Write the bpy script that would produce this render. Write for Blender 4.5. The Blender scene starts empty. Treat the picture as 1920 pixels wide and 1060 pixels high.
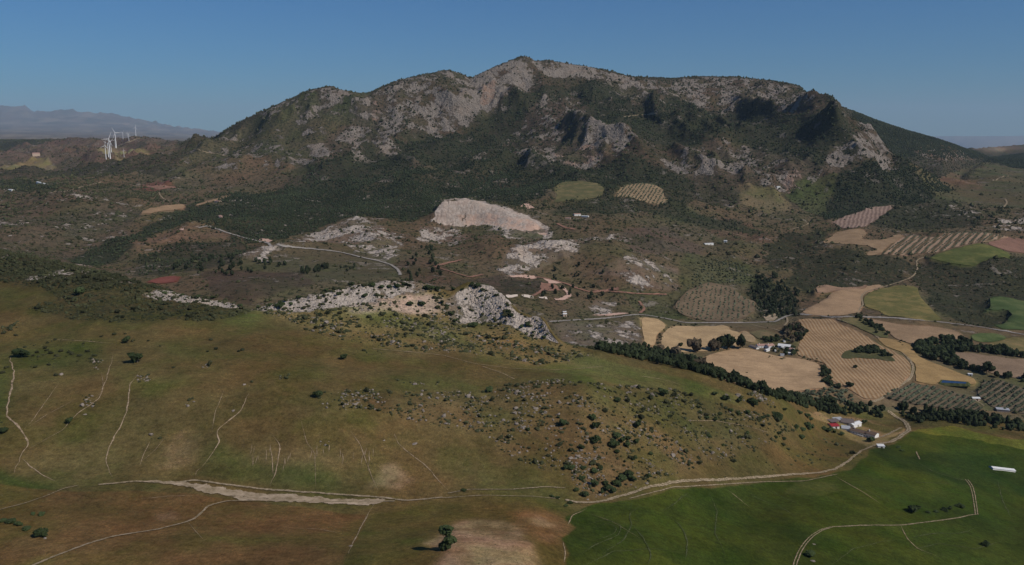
import bpy, bmesh, math, random
import numpy as np
from mathutils import Vector, Matrix, Euler

# ------------------------------------------------------------------ camera, world, sun, exposure
sc = bpy.context.scene
COL = sc.collection
RS = np.random.RandomState(11)
rnd = random.Random(5)
CAM_Z = 300.0
PITCH = math.radians(10.6)
LENS = 28.0
FPX = LENS / 36.0 * 1920.0
cam = bpy.data.cameras.new("camera")
cam.lens = LENS; cam.sensor_width = 36.0; cam.sensor_fit = 'HORIZONTAL'
cam.clip_start = 1.0; cam.clip_end = 150000.0
camo = bpy.data.objects.new("camera", cam); COL.objects.link(camo)
camo.location = (0, 0, CAM_Z); camo.rotation_euler = (math.radians(90) - PITCH, 0, 0)
sc.camera = camo

SUN_EL = math.radians(43.0)
_sx, _sy = 0.86, -0.51
_n = math.hypot(_sx, _sy); _sx /= _n; _sy /= _n
SUN = Vector((_sx * math.cos(SUN_EL), _sy * math.cos(SUN_EL), math.sin(SUN_EL)))
w = bpy.data.worlds.new("World"); sc.world = w; w.use_nodes = True
nt = w.node_tree
bg = nt.nodes["Background"]
sky = nt.nodes.new("ShaderNodeTexSky"); sky.sky_type = 'NISHITA'; sky.sun_disc = False
sky.sun_elevation = SUN_EL; sky.sun_rotation = math.atan2(_sx, _sy)
sky.air_density = 1.25; sky.dust_density = 0.0; sky.ozone_density = 3.5; sky.altitude = 600
tint = nt.nodes.new("ShaderNodeMix"); tint.data_type = 'RGBA'; tint.blend_type = 'MULTIPLY'; tint.inputs[0].default_value = 1.0; tint.inputs[7].default_value = (0.275, 0.605, 1.0, 1)
nt.links.new(sky.outputs[0], tint.inputs[6]); nt.links.new(tint.outputs[2], bg.inputs[0]); bg.inputs[1].default_value = 0.080
sl = bpy.data.lights.new("sun", 'SUN'); sl.energy = 4.9; sl.angle = math.radians(0.53); sl.color = (1.0, 0.93, 0.82)
so = bpy.data.objects.new("sun", sl); COL.objects.link(so)
so.rotation_euler = (-SUN).to_track_quat('-Z', 'Y').to_euler(); so.location = (0, 0, 2000)
sc.view_settings.view_transform = 'Standard'; sc.view_settings.look = 'None'
sc.view_settings.gamma = 1.0; sc.view_settings.exposure = -0.42
sc.view_settings.use_curve_mapping = False

# ------------------------------------------------------------------ helpers
def setp(o, kind=None, label=None, cat=None, group=None):
    if kind: o["kind"] = kind
    if label: o["label"] = label
    if cat: o["category"] = cat
    if group: o["group"] = group
    return o

def mesh_np(name, verts, faces, mats=(), midx=None, smooth=True):
    """verts (N,3); faces (M,3|4) array, or list of arrays with different sizes"""
    me = bpy.data.meshes.new(name)
    verts = np.ascontiguousarray(verts, dtype=np.float32)
    fl = faces if isinstance(faces, list) else [faces]
    loops = np.concatenate([f.reshape(-1) for f in fl]).astype(np.int32)
    sizes = np.concatenate([np.full(len(f), f.shape[1], dtype=np.int32) for f in fl])
    starts = np.concatenate([[0], np.cumsum(sizes)[:-1]]).astype(np.int32)
    me.vertices.add(len(verts)); me.vertices.foreach_set("co", verts.reshape(-1))
    me.loops.add(len(loops)); me.loops.foreach_set("vertex_index", loops)
    me.polygons.add(len(sizes)); me.polygons.foreach_set("loop_start", starts)
    for m in mats: me.materials.append(m)
    if midx is not None: me.polygons.foreach_set("material_index", np.asarray(midx, dtype=np.int32))
    me.polygons.foreach_set("use_smooth", np.full(len(sizes), smooth, dtype=bool))
    me.update(calc_edges=True)
    return me

def link(name, me, parent=None, loc=None):
    o = bpy.data.objects.new(name, me); COL.objects.link(o)
    if parent is not None: o.parent = parent
    if loc is not None: o.location = loc
    return o

def fattr(me, name, arr):
    a = me.attributes.new(name, 'FLOAT', 'POINT'); a.data.foreach_set("value", np.ascontiguousarray(arr, dtype=np.float32).reshape(-1))

def cattr(me, name, arr):
    a = me.attributes.new(name, 'FLOAT_COLOR', 'POINT')
    a.data.foreach_set("color", np.ascontiguousarray(np.concatenate([arr, np.ones((len(arr), 1))], 1), dtype=np.float32).reshape(-1))

# gradient noise in numpy
_ang = np.linspace(0, 2 * np.pi, 256, endpoint=False); _gx = np.cos(_ang); _gy = np.sin(_ang)
def _h(ix, iy, seed):
    h = (ix * 374761393 + iy * 668265263 + seed * 1442695041) & 0xFFFFFFFF
    h = ((h ^ (h >> 13)) * 1274126177) & 0xFFFFFFFF
    return ((h ^ (h >> 16)) & 255).astype(np.int64)
def pn(x, y, seed=0):
    x0 = np.floor(x).astype(np.int64); y0 = np.floor(y).astype(np.int64)
    fx = x - x0; fy = y - y0
    u = fx * fx * fx * (fx * (fx * 6 - 15) + 10); v = fy * fy * fy * (fy * (fy * 6 - 15) + 10)
    def g(i, j):
        k = _h(x0 + i, y0 + j, seed); return _gx[k] * (fx - i) + _gy[k] * (fy - j)
    a = g(0, 0); b = g(1, 0); c = g(0, 1); d = g(1, 1)
    return ((a + u * (b - a)) + v * ((c + u * (d - c)) - (a + u * (b - a)))) * 1.5
def fbm(x, y, wl, oct=4, gain=0.5, seed=0):
    r = 0; a = 1; s = 0
    for i in range(oct):
        r = r + a * pn(x / wl + 17.3 * i, y / wl - 9.1 * i, seed + i); s += a; a *= gain; wl *= 0.5
    return r / s
def ridged(x, y, wl, oct=4, gain=0.5, seed=0):
    r = 0; a = 1; s = 0; wt = 1
    for i in range(oct):
        n = 1 - np.abs(pn(x / wl + 7.7 * i, y / wl + 3.3 * i, seed + i)) * 1.6
        n = np.clip(n, 0, 1) ** 2 * wt
        r = r + a * n; s += a; wt = np.clip(n * 1.6, 0, 1); a *= gain; wl *= 0.5
    return r / s
def sstep(a, b, x):
    t = np.clip((x - a) / (b - a), 0, 1); return t * t * (3 - 2 * t)

# ------------------------------------------------------------------ reading the lie of the land: photo bearings -> bearing s = X/Y, slope e = (Z-CAM_Z)/Y
CP, SP = math.cos(PITCH), math.sin(PITCH)
def uv2se(u, v):
    xc = (np.asarray(u, float) - 960) / FPX; yc = (530 - np.asarray(v, float)) / FPX
    Y = CP + yc * SP; return xc / Y, (-SP + yc * CP) / Y
def se2uv(s, e):
    # direction (s,1,e)
    d = CP - e * SP; yc = (SP + e * CP) / d; xc = s / d
    return 960 + xc * FPX, 530 - yc * FPX

SMAX = 0.84; NC = 820
S = np.linspace(-SMAX, SMAX, NC)

# each line: (u, v, Y) seen in the photo, or (u, None, Y, Z) out of sight
def Z(u, Y, z): return (u, None, Y, z)
LINES = [
 # name, rows of the mesh up to the next line, smoothing, points
 ("under", 14, 12, [Z(-400,140,130), Z(600,140,140), Z(1100,150,120), Z(1500,170,85), Z(2300,190,60)]),
 ("bottom", 110, 12, [(-300,1065,300),(0,1060,300),(300,1060,300),(650,1060,300),(850,1060,280),(980,1060,285),(1070,1060,310),(1200,1060,335),(1500,1060,388),(1900,1060,448),(2200,1060,480)]),
 ("gully", 120, 8, [(-300,880,395),(0,890,400),(200,903,400),(500,930,400),(720,945,395),(860,925,410),(1000,922,418),(1080,942,412),(1220,910,455),(1380,900,520),(1560,885,590),(1640,838,700),(1750,830,732),(1920,850,742),(2250,870,760)]),
 ("slope", 60, 14, [(-300,730,490),(0,740,500),(300,740,500),(600,740,505),(900,740,540),(1100,720,562),(1300,770,590),(1450,800,625),(1510,812,690),(1545,815,735),(1600,822,742),(1640,822,745),(1750,800,780),(1920,830,758),(2250,850,775)]),
 ("shoulder", 50, 14, [(-300,590,700),(0,600,680),(200,620,630),(480,640,610),(700,650,630),(900,665,650),(1050,680,660),(1150,695,645),(1250,715,640),(1340,735,640),(1450,768,660),(1510,790,725),(1545,798,765),(1600,805,772),(1640,805,776),(1750,790,800),(1920,810,790),(2250,830,800)]),
 ("foot", 60, 7, [(-300,470,900),(0,505,850),(100,520,800),(200,545,750),(300,560,740),(380,570,720),(460,590,690),(520,590,700),(620,572,730),(700,580,740),(820,600,750),(890,606,765),(960,615,740),(1000,630,730),(1050,655,700),(1120,670,675),(1200,690,665),(1340,718,664),(1450,753,672),(1510,774,752),(1550,783,796),(1620,790,802),(1680,788,815),(1800,782,826),(1920,798,812),(2250,815,815)]),
 ("crest", 30, 4, [(-300,430,1050),(0,470,950),(100,490,900),(200,515,850),(300,540,800),(380,560,760),(440,572,725),(470,582,712),(500,572,730),(540,562,745),(620,545,770),(700,530,800),(740,525,810),(800,533,815),(840,545,800),(880,530,815),(925,540,805),(950,560,785),(975,585,770),(1005,595,757),(1018,592,752),(1040,630,720),(1060,645,712),(1120,658,690),(1200,678,678),(1340,711,670),(1450,747,680),(1510,769,768),(1540,778,810),(1600,785,820),(1680,784,832),(1800,777,842),(1920,788,828),(2250,805,830)]),
 ("gorge", 40, 14, [Z(-300,1250,110),Z(0,1120,98),Z(250,1050,82),Z(460,930,80),Z(700,1000,78),Z(900,950,62),Z(1000,940,48),(1130,652,950),(1200,665,960),(1300,690,900),(1400,710,880),(1500,735,850),(1600,757,848),(1700,763,858),(1800,763,868),(1920,773,858),(2250,790,850)]),
 ("valley", 40, 12, [Z(-300,1450,105),Z(0,1300,98),(300,524,1170),(460,530,1100),(560,520,1150),(740,515,1200),Z(850,1220,74),(950,565,1160),(1040,562,1200),(1130,600,1120),(1200,620,1100),(1300,640,1080),(1400,640,1090),(1500,650,1070),(1600,650,1080),(1700,650,1080),(1800,660,1070),(1920,672,1050),(2250,690,1040)]),
 ("road", 80, 12, [(-300,445,1550),(0,458,1450),(130,485,1380),(200,498,1350),(300,500,1300),(450,500,1250),(560,500,1250),(740,498,1290),(900,505,1350),(1040,520,1380),(1140,565,1300),(1200,578,1270),(1300,600,1230),(1480,597,1230),(1600,598,1220),(1700,602,1215),(1920,632,1140),(2250,660,1100)]),
 ("hills", 70, 14, [(-300,420,1700),(0,420,1750),(130,430,1700),(200,455,1600),(260,450,1600),(400,430,1600),(500,460,1450),(620,470,1430),(740,470,1450),(850,465,1480),(960,460,1500),(1040,452,1500),(1150,470,1450),(1250,520,1400),(1340,560,1350),(1430,520,1500),(1520,530,1480),(1620,540,1450),(1750,540,1450),(1920,560,1400),(2250,590,1350)]),
 ("rocks", 44, 7, [(-300,345,2300),(0,362,2300),(130,357,2200),(230,370,2150),(330,400,1950),(400,415,1800),(500,420,1750),(600,427,1750),(700,422,1750),(780,414,1795),(820,410,1805),(900,415,1795),(960,424,1750),(1000,432,1720),(1060,430,1700),(1150,435,1650),(1250,450,1700),(1350,470,1700),(1430,450,1850),(1520,440,1950),(1600,460,1800),(1700,460,1800),(1850,450,1800),(1920,460,1800),(2250,470,1750)]),
 ("scarp", 26, 3, [(-300,340,2500),(0,352,2450),(130,350,2400),(230,355,2400),(330,385,2150),(400,395,2050),(500,402,1980),(600,402,1950),(700,402,1930),(780,406,1850),(812,400,1822),(828,376,1835),(850,373,1840),(885,373,1840),(920,384,1830),(960,398,1800),(1000,412,1775),(1035,424,1745),(1070,424,1745),(1150,420,1800),(1250,430,1850),(1350,440,1880),(1430,430,2000),(1520,420,2100),(1600,430,1980),(1700,430,1980),(1850,420,2000),(1920,430,1950),(2250,440,1900)]),
 ("woods_low", 60, 14, [(-300,360,2750),(0,347,2700),(130,337,2700),(230,337,2700),(330,350,2500),(400,355,2450),(500,360,2400),(600,365,2350),(700,365,2300),(780,372,2200),(850,378,2080),(920,376,2120),(985,374,2130),(1060,370,2150),(1150,375,2100),(1250,385,2100),(1350,395,2150),(1430,388,2250),(1520,392,2250),(1600,397,2230),(1700,400,2200),(1850,390,2250),(1920,395,2200),(2250,400,2200)]),
 ("woods_high", 70, 14, [(-300,325,3400),(0,318,3400),(130,314,3150),(230,302,3080),(330,288,3050),(400,290,2900),(500,310,2750),(600,320,2650),(700,315,2650),(850,320,2600),(985,320,2550),(1100,320,2500),(1250,330,2450),(1350,345,2400),(1460,352,2400),(1560,358,2360),(1620,358,2350),(1700,362,2380),(1770,362,2440),(1850,350,2800),(1920,350,2800),(2250,360,2700)]),
 ("middle", 70, 5, [(-300,298,4300),(0,297,4300),(100,295,4000),(135,287,3600),(165,288,3550),(200,296,3300),(240,297,3200),(300,286,3180),(340,277,3200),(400,257,3220),(440,250,3180),(500,242,3100),(600,260,2950),(700,270,2900),(850,265,2900),(950,273,2880),(1000,263,2850),(1040,265,2830),(1090,246,2830),(1150,222,2820),(1175,226,2800),(1250,258,2750),(1350,270,2700),(1460,280,2650),(1560,268,2580),(1640,285,2560),(1680,308,2520),(1740,345,2500),(1770,356,2500),(1850,318,3900),(1920,325,3800),(2250,335,3600)]),
 ("upper", 60, 3, [(-300,288,5600),(0,287,5600),(130,283,5600),(230,285,5400),(330,280,5200),(380,270,4200),(410,254,3300),(450,236,3250),(520,215,3210),(570,200,3190),(620,200,3160),(690,215,3150),(740,210,3150),(840,200,3200),(885,205,3200),(930,195,3250),(985,180,3300),(1080,165,3400),(1150,168,3400),(1250,190,3300),(1310,190,3400),(1380,190,3400),(1440,195,3300),(1500,200,3050),(1540,190,2830),(1570,182,2750),(1600,199,2720),(1630,222,2700),(1650,255,2660),(1675,293,2620),(1720,318,2580),(1765,348,2560),(1800,342,3000),(1850,302,4500),(1920,308,4500),(2250,315,4500)]),
 ("under_top", 40, 4, [(-300,272,6300),(0,272,6200),(80,262,6100),(130,259,6000),(200,262,5800),(250,257,5600),(300,262,5600),(330,264,5500),(370,268,5000),(410,253,3350),(450,231,3300),(520,203,3260),(570,183,3250),(620,176,3230),(690,190,3250),(740,175,3280),(840,160,3330),(885,170,3360),(930,152,3400),(985,135,3460),(1080,138,3540),(1150,145,3560),(1250,160,3560),(1310,158,3640),(1380,160,3640),(1440,168,3600),(1500,180,3400),(1530,183,3300),Z(1570,3250,330),Z(1630,3250,200),Z(1700,3250,130),Z(1770,3250,130),(1800,318,4200),(1850,299,4850),(1920,303,4900),(2250,308,4900)]),
 ("top", 10, 2.5, [(-300,262,9000),(0,262,8500),(100,263,8000),(200,268,7000),(300,268,6500),(370,268,5600),(395,262,3800),(410,252,3420),(430,240,3360),(450,228,3350),(480,214,3330),(520,195,3320),(545,184,3310),(570,172,3300),(600,165,3300),(622,162,3300),(640,169,3310),(660,173,3330),(690,175,3350),(712,164,3370),(740,153,3400),(770,145,3420),(800,138,3440),(838,131,3450),(860,137,3470),(885,146,3500),(905,136,3520),(930,124,3550),(955,114,3580),(978,105,3600),(992,107,3605),(1004,114,3610),(1025,112,3620),(1060,118,3640),(1080,121,3650),(1120,128,3680),(1150,134,3700),(1180,143,3750),(1250,147,3800),(1310,143,3850),(1380,144,3850),(1440,150,3850),(1475,156,3820),(1500,162,3750),(1510,173,3700),(1535,182,3600),(1570,196,4400),(1640,225,4600),(1700,245,4700),(1760,262,4800),(1800,276,4900),(1830,288,5000),(1850,297,5100),(1868,297,5600),(1890,294,6000),(1920,291,6200),(2250,288,6200)]),
 ("lee", 12, 12, [Z(-300,11000,215),Z(0,10500,215),Z(200,9500,210),Z(380,8000,215),Z(420,4300,240),Z(620,4300,300),Z(985,4600,380),Z(1250,4800,380),Z(1480,4800,330),Z(1700,5700,200),Z(1830,6000,190),Z(1920,7500,200),Z(2250,7600,200)]),
 ("plain", 26, 12, [(-300,250,26000),(0,250,26000),(200,254,26000),(400,262,26000),Z(600,9500,220),Z(1000,9500,240),Z(1500,9500,220),(1800,293,11000),(1920,294,11000),(2250,294,11000)]),
 ("far_foot", 26, 12, [(-300,232,44000),(0,232,44000),(200,236,44000),(400,254,44000),Z(600,42000,260),Z(1000,42000,260),Z(1500,42000,240),(1800,291,42000),(1920,291,42000),(2250,291,42000)]),
 ("far_top", 8, 3, [(-300,190,56000),(-100,193,56000),(0,197,56000),(30,201,56000),(55,206,56000),(62,213,56000),(110,212,56000),(150,216,56000),(200,217,56000),(240,224,56000),(270,226,56000),(300,233,56000),(350,242,56000),(400,250,56000),(500,262,56000),Z(1000,50000,240),Z(1500,50000,200),(1800,290,50000),(1860,290,50000),(1885,286,50000),(1905,288,50000),(1960,285,50000),(2250,287,50000)]),
 ("end", 0, 12, [Z(-400,75000,60),Z(1000,75000,60),Z(2400,75000,60)]),
]
LN = [l[0] for l in LINES]
def gsm(a, sig_px):
    sig = sig_px / FPX / (S[1] - S[0])
    if sig < 0.3: return a
    r = int(3 * sig) + 1; k = np.exp(-0.5 * (np.arange(-r, r + 1) / sig) ** 2); k /= k.sum()
    return np.convolve(np.pad(a, r, mode='edge'), k, mode='valid')
KX, KE = [], []
for name, rows, sm, pts in LINES:
    q = []
    for p in pts:
        if p[1] is None:
            s, _ = uv2se(p[0], 300); q.append((float(s), math.log(p[2]), (p[3] - CAM_Z) / p[2]))
        else:
            s, e = uv2se(p[0], p[1]); q.append((float(s), math.log(p[2]), float(e)))
    q.sort(); q = np.array(q)
    KX.append(gsm(np.interp(S, q[:, 0], q[:, 1]), max(sm, 3))); KE.append(gsm(np.interp(S, q[:, 0], q[:, 2]), sm))
KX = np.array(KX); KE = np.array(KE)
for k in range(1, len(KX)): KX[k] = np.maximum(KX[k], KX[k - 1] + 0.004)
# monotone cubic through the lines, column by column
hK = np.diff(KX, axis=0); dK = np.diff(KE, axis=0) / hK
mK = np.zeros_like(KX)
w1 = 2 * hK[1:] + hK[:-1]; w2 = hK[1:] + 2 * hK[:-1]
with np.errstate(divide='ignore', invalid='ignore'):
    hm = (w1 + w2) / (w1 / dK[:-1] + w2 / dK[1:])
mK[1:-1] = np.where(dK[:-1] * dK[1:] > 0, hm, 0); mK[0] = dK[0]; mK[-1] = dK[-1]
LY, E0, SEG = [], [], []
for k in range(len(LINES) - 1):
    n = LINES[k][1]
    for i in range(n):
        t = i / n; h = hK[k]
        h00 = 2*t**3 - 3*t**2 + 1; h10 = t**3 - 2*t**2 + t; h01 = -2*t**3 + 3*t**2; h11 = t**3 - t**2
        LY.append(KX[k] + t * h); E0.append(h00*KE[k] + h10*h*mK[k] + h01*KE[k+1] + h11*h*mK[k+1]); SEG.append(k + t)
LY.append(KX[-1]); E0.append(KE[-1]); SEG.append(len(LINES) - 1)
LY = np.array(LY); E0 = np.array(E0); SEG = np.array(SEG)
NR = len(SEG)
YY = np.exp(LY); XX = YY * S[None, :]
Z0 = CAM_Z + E0 * YY
U0, V0 = se2uv(S[None, :] + 0 * E0, E0)
SEGG = np.repeat(SEG[:, None], NC, 1)
seg = {n: i for i, n in enumerate(LN)}
print("grid", NR, NC)

# ------------------------------------------------------------------ land cover: outlines read in the photo, kept on the ground
def zc(ox, oy, k, pts): return [(ox + x / k, oy + y / k) for x, y in pts]
def inpoly(poly, u, v, pad=0):
    poly = np.asarray(poly, float); x0, y0 = poly.min(0) - pad; x1, y1 = poly.max(0) + pad
    m = (u >= x0) & (u <= x1) & (v >= y0) & (v <= y1)
    out = np.zeros(u.shape, bool)
    if not m.any(): return out
    uu = u[m]; vv = v[m]; c = np.zeros(uu.shape, bool)
    n = len(poly)
    for i in range(n):
        ax, ay = poly[i]; bx, by = poly[(i + 1) % n]
        if ay == by: continue
        c ^= ((ay > vv) != (by > vv)) & (uu < (bx - ax) * (vv - ay) / (by - ay) + ax)
    out[m] = c; return out
NZ = fbm(XX, YY, 60, 4, seed=3); NZ2 = fbm(XX + 900, YY, 60, 4, seed=8)
# wobble in photo pixels, of a size that suits the distance
_o = (SEGG > seg["gorge"]) * 1.0; NZ3 = fbm(XX, YY, 240, 3, seed=15); NZ4 = fbm(XX + 700, YY, 240, 3, seed=18)
UW = U0 + NZ * np.clip(60 / YY * FPX * 0.22, 2.0, 26) + _o * NZ3 * np.clip(240 / YY * FPX * 0.16, 0, 30); VW = V0 + NZ2 * np.clip(60 / YY * FPX * 0.10, 1.2, 12) + _o * NZ4 * np.clip(240 / YY * FPX * 0.055, 0, 10)
ZN = (0, seg["gorge"] + 0.3); ZM = (seg["gorge"] - 0.9, seg["woods_low"] + 0.7); ZH = (seg["scarp"], seg["plain"]); ZA = (seg["gorge"] - 0.9, 99)
def sel(poly, zone, wob=True):
    m = inpoly(poly, UW if wob else U0, VW if wob else V0)
    return m & (SEGG >= zone[0]) & (SEGG <= zone[1])
COV = np.zeros((NR, NC, 3)); ROCK = np.zeros((NR, NC)); VEG = np.zeros((NR, NC)); FLAT = np.zeros((NR, NC)); OCH = np.zeros((NR, NC))
WOOD = np.zeros((NR, NC)); SHR = np.zeros((NR, NC)); STN = np.zeros((NR, NC))
def cover(poly, zone, col=None, rock=None, veg=None, wood=None, shr=None, stn=None, och=None, flat=None, wob=True):
    m = sel(poly, zone, wob)
    if col is not None: COV[m] = col
    for a, x in ((ROCK, rock), (VEG, veg), (WOOD, wood), (SHR, shr), (STN, stn), (OCH, och), (FLAT, flat)):
        if x is not None: a[m] = x
# defaults
COV[:] = (0.125, 0.098, 0.052)
nearz = SEGG < seg["gorge"] + 0.3
midz = (~nearz) & (SEGG < seg["woods_low"] + 0.3)
highz = (SEGG >= seg["woods_low"] + 0.3) & (SEGG < seg["top"] + 0.6)
COV[midz] = (0.118, 0.096, 0.058); VEG[midz] = 0.45; SHR[midz] = 0.85; ROCK[midz] = 0.10
COV[highz] = (0.078, 0.066, 0.045); VEG[highz] = 0.6; SHR[highz] = 0.8; ROCK[highz] = 0.12
farz = SEGG >= seg["top"] + 0.6
COV[farz] = (0.10, 0.080, 0.062)
_f = sstep(-0.1, 0.25, fbm(XX, YY * 0.5, 1500, 5, 0.6, seed=12))[farz][:, None]; COV[farz] = COV[farz] * (1 - _f) + np.array([0.20, 0.165, 0.12]) * _f
_f = sstep(0.0, 0.3, fbm(XX + 5000, YY * 0.5, 1100, 5, 0.6, seed=14))[farz][:, None]; COV[farz] = COV[farz] * (1 - _f) + np.array([0.06, 0.06, 0.04]) * _f
BIG = 9000
# ---- near hill
cover([(690,960),(760,940),(900,928),(1000,925),(1075,950),(1078,985),(1060,1010),(1055,1500),(600,1500),(640,1060),(672,1000)], ZN, (0.115, 0.092, 0.040))
cover([(960,985),(975,965),(1030,960),(1068,975),(1065,1005),(1030,1020),(1000,1015)], ZN, (0.20, 0.118, 0.062))
cover([(792,1010),(830,998),(852,978),(880,969),(940,978),(985,985),(960,1000),(985,1020),(1000,1060),(1010,1400),(780,1400),(830,1050),(850,1030),(835,1015)], ZN, (0.235, 0.155, 0.115))
cover([(800,1010),(826,1000),(834,1010),(820,1022)], ZN, (0.30, 0.19, 0.12))
# left slope
cover([(-BIG,860),(0,872),(40,895),(120,905),(100,915),(0,902),(-BIG,905)], ZN, (0.055, 0.075, 0.026))
cover([(370,850),(400,820),(430,840),(470,865),(620,850),(640,905),(500,912),(370,895)], ZN, (0.092, 0.092, 0.042))
cover([(480,835),(560,830),(640,840),(640,870),(560,868),(480,870)], ZN, (0.165, 0.13, 0.075))
cover([(30,650),(100,640),(190,640),(195,670),(110,700),(30,690)], ZN, (0.085, 0.090, 0.038), shr=0.22)
cover([(0,615),(38,605),(40,625),(10,630)], ZN, shr=0.8)
cover([(-BIG,700),(20,700),(30,760),(0,800),(-BIG,820)], ZN, (0.075, 0.090, 0.035), shr=0.08)
cover([(700,600),(880,680),(1100,715),(1250,720),(1340,745),(1400,762),(1330,735),(1200,690),(1100,668),(900,680),(720,652)], ZN, (0.138, 0.128, 0.064))
cover([(1120,690),(1210,690),(1330,722),(1400,745),(1330,760),(1250,740),(1140,715)], ZN, (0.125, 0.122, 0.058))
cover([(1160,722),(1195,722),(1240,740),(1280,748),(1230,750),(1180,738)], ZN, (0.24, 0.185, 0.10))
cover([(470,578),(540,580),(520,600),(470,610),(420,600)], ZN, (0.135, 0.135, 0.06))
# left scrub slope under the left edge
SCRUBL = [(-BIG,420),(0,465),(120,485),(230,512),(300,538),(460,575),(470,585),(390,606),(130,602),(45,585),(110,562),(60,540),(0,533),(-BIG,520)]
cover(SCRUBL, ZN, (0.085, 0.072, 0.042), veg=0.55, shr=1.0)
cover([(0,465),(120,485),(230,512),(260,535),(120,535),(0,520)], ZN, (0.06, 0.052, 0.032), veg=0.75, shr=1.6, rock=0.25)
cover([(-50,538),(60,545),(112,565),(60,578),(-50,580)], ZN, (0.115, 0.10, 0.05))
cover([(0,560),(30,553),(50,556),(20,566)], ZN, (0.045, 0.070, 0.022))
# pale stony ground under the crags
STONY2 = [(480,590),(540,566),(620,552),(700,535),(830,545),(1040,638),(1110,668),(1000,690),(860,668),(730,655),(600,625)]
cover(STONY2, ZN, (0.185, 0.148, 0.085), veg=0.30, shr=0.75, stn=0.35)
cover([(660,580),(700,552),(760,548),(830,560),(830,585),(800,592),(730,580)], ZN, (0.42, 0.335, 0.235), shr=0.35, stn=0.9, rock=0.15)
cover([(860,630),(930,620),(1000,640),(960,655),(900,650)], ZN, (0.26, 0.18, 0.10), shr=0.6)
cover([(640,655),(780,655),(880,672),(700,668)], ZN, (0.14, 0.12, 0.07), shr=0.25)
# the stony slope
STONY = [(590,735),(700,735),(900,730),(1060,713),(1250,728),(1420,775),(1500,806),(1440,832),(1400,845),(1290,880),(1180,915),(1085,938),(1060,890),(980,862),(900,812),(820,800),(700,772),(600,762)]
cover(STONY, ZN, (0.140, 0.104, 0.062), veg=0.22, shr=1.0, stn=1.0)
cover([(1080,720),(1250,728),(1420,775),(1500,806),(1440,832),(1250,800),(1100,760)], ZN, (0.118, 0.100, 0.055), shr=1.0, stn=0.45)
cover([(590,735),(640,735),(680,755),(660,770),(600,762)], ZN, shr=0.9, stn=1.6)
cover([(1060,850),(1180,850),(1250,880),(1180,915),(1085,938)], ZN, (0.155, 0.108, 0.07), shr=1.0, stn=1.8)
cover([(1000,725),(1100,725),(1110,745),(1020,745)], ZN, (0.16, 0.105, 0.062))
cover([(1380,745),(1400,735),(1470,760),(1440,770)], ZN, stn=2.0, shr=0.6)
cover([(1290,880),(1400,845),(1500,812),(1600,835),(1620,850),(1585,878),(1400,898)], ZN, (0.120, 0.092, 0.048), shr=0.12)
def blur(a, n):
    for _ in range(n):
        a = (a + np.roll(a, 1, 0) + np.roll(a, -1, 0) + np.roll(a, 1, 1) + np.roll(a, -1, 1)) / 5
    return a
_rn = int(np.searchsorted(SEG, seg["gorge"] + 0.3))
for i in range(3): COV[:_rn, :, i] = blur(COV[..., i], 40)[:_rn]
cover([(-BIG,905),(0,905),(180,917),(330,920),(430,942),(600,952),(690,958),(672,1000),(640,1060),(600,1500),(-BIG,1500)], ZN, (0.150, 0.094, 0.052))
# green field, lower right
GREEN = [(1062,975),(1085,952),(1110,943),(1185,932),(1290,914),(1380,907),(1520,895),(1585,884),(1612,866),(1640,842),(1680,832),(1712,806),(1780,804),(1860,814),(1960,830),(2300,880),(3000,1400),(1035,1400),(1058,1040),(1050,1010),(1078,990)]
cover(GREEN, ZN, (0.034, 0.054, 0.016))
cover([(1712,806),(1780,804),(1860,814),(1960,830),(2300,880),(2300,900),(1960,848),(1860,836),(1800,822)], ZN, (0.085, 0.105, 0.035))
cover([(1640,842),(1660,834),(1700,850),(1800,850),(2100,870),(2100,960),(1900,930),(1780,900),(1680,880)], ZN, (0.024, 0.042, 0.014))
cover([(1480,905),(1560,905),(1580,920),(1520,930),(1470,925)], ZN, (0.052, 0.070, 0.030))
for q in ([(132,747),(150,741),(188,742),(184,764),(150,768)], [(276,817),(310,815),(312,828),(280,830)], [(344,756),(362,755),(362,765),(346,766)], [(592,820),(612,820),(612,832),(596,834)], [(455,716),(468,716),(468,728),(456,728)], [(165,676),(195,676),(195,695),(165,695)], [(520,700),(548,700),(545,712),(522,710)], [(380,685),(400,682),(400,694),(382,694)], [(250,705),(275,705),(272,720),(252,720)], [(820,668),(850,660),(850,672)], [(720,712),(790,714),(900,722),(880,726),(760,722)], [(580,735),(700,733),(700,745),(600,760)]):
    cover(q, ZN, shr=1.1, stn=1.3)
MOUND = [(795,1012),(830,998),(852,978),(880,969),(940,976),(985,985),(965,1002),(990,1020),(1005,1060),(1015,1400),(775,1400),(830,1052),(850,1032),(832,1016)]
for q, c_ in ((MOUND, (0.32, 0.225, 0.18)), ([(960,985),(985,968),(1035,965),(1064,978),(1058,1002),(1030,1015),(1000,1010)], (0.21, 0.135, 0.085)), ([(1000,975),(1030,972),(1040,985),(1010,990)], (0.33, 0.24, 0.18)), ([(870,990),(960,1010),(980,1060),(900,1060)], (0.36, 0.265, 0.22)), ([(300,868),(318,842),(335,812),(362,798),(378,812),(366,842),(358,866),(330,874)], (0.23, 0.165, 0.11)), ([(685,908),(705,888),(712,868),(738,866),(752,884),(775,900),(745,914),(715,906)], (0.27, 0.21, 0.165)), ([(290,960),(330,955),(335,970),(300,972)], (0.24, 0.165, 0.12))):
    k_ = inpoly(q, UW, VW)[:_rn] * 1.0; k_ = blur(k_, 10) * sstep(-0.45, 0.18, fbm(XX[:_rn], YY[:_rn] * 0.7, 13, 5, 0.7, seed=133)) * (1.0 if q is MOUND else 0.8); COV[:_rn] = COV[:_rn] * (1 - k_[..., None]) + np.array(c_) * k_[..., None]
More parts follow.
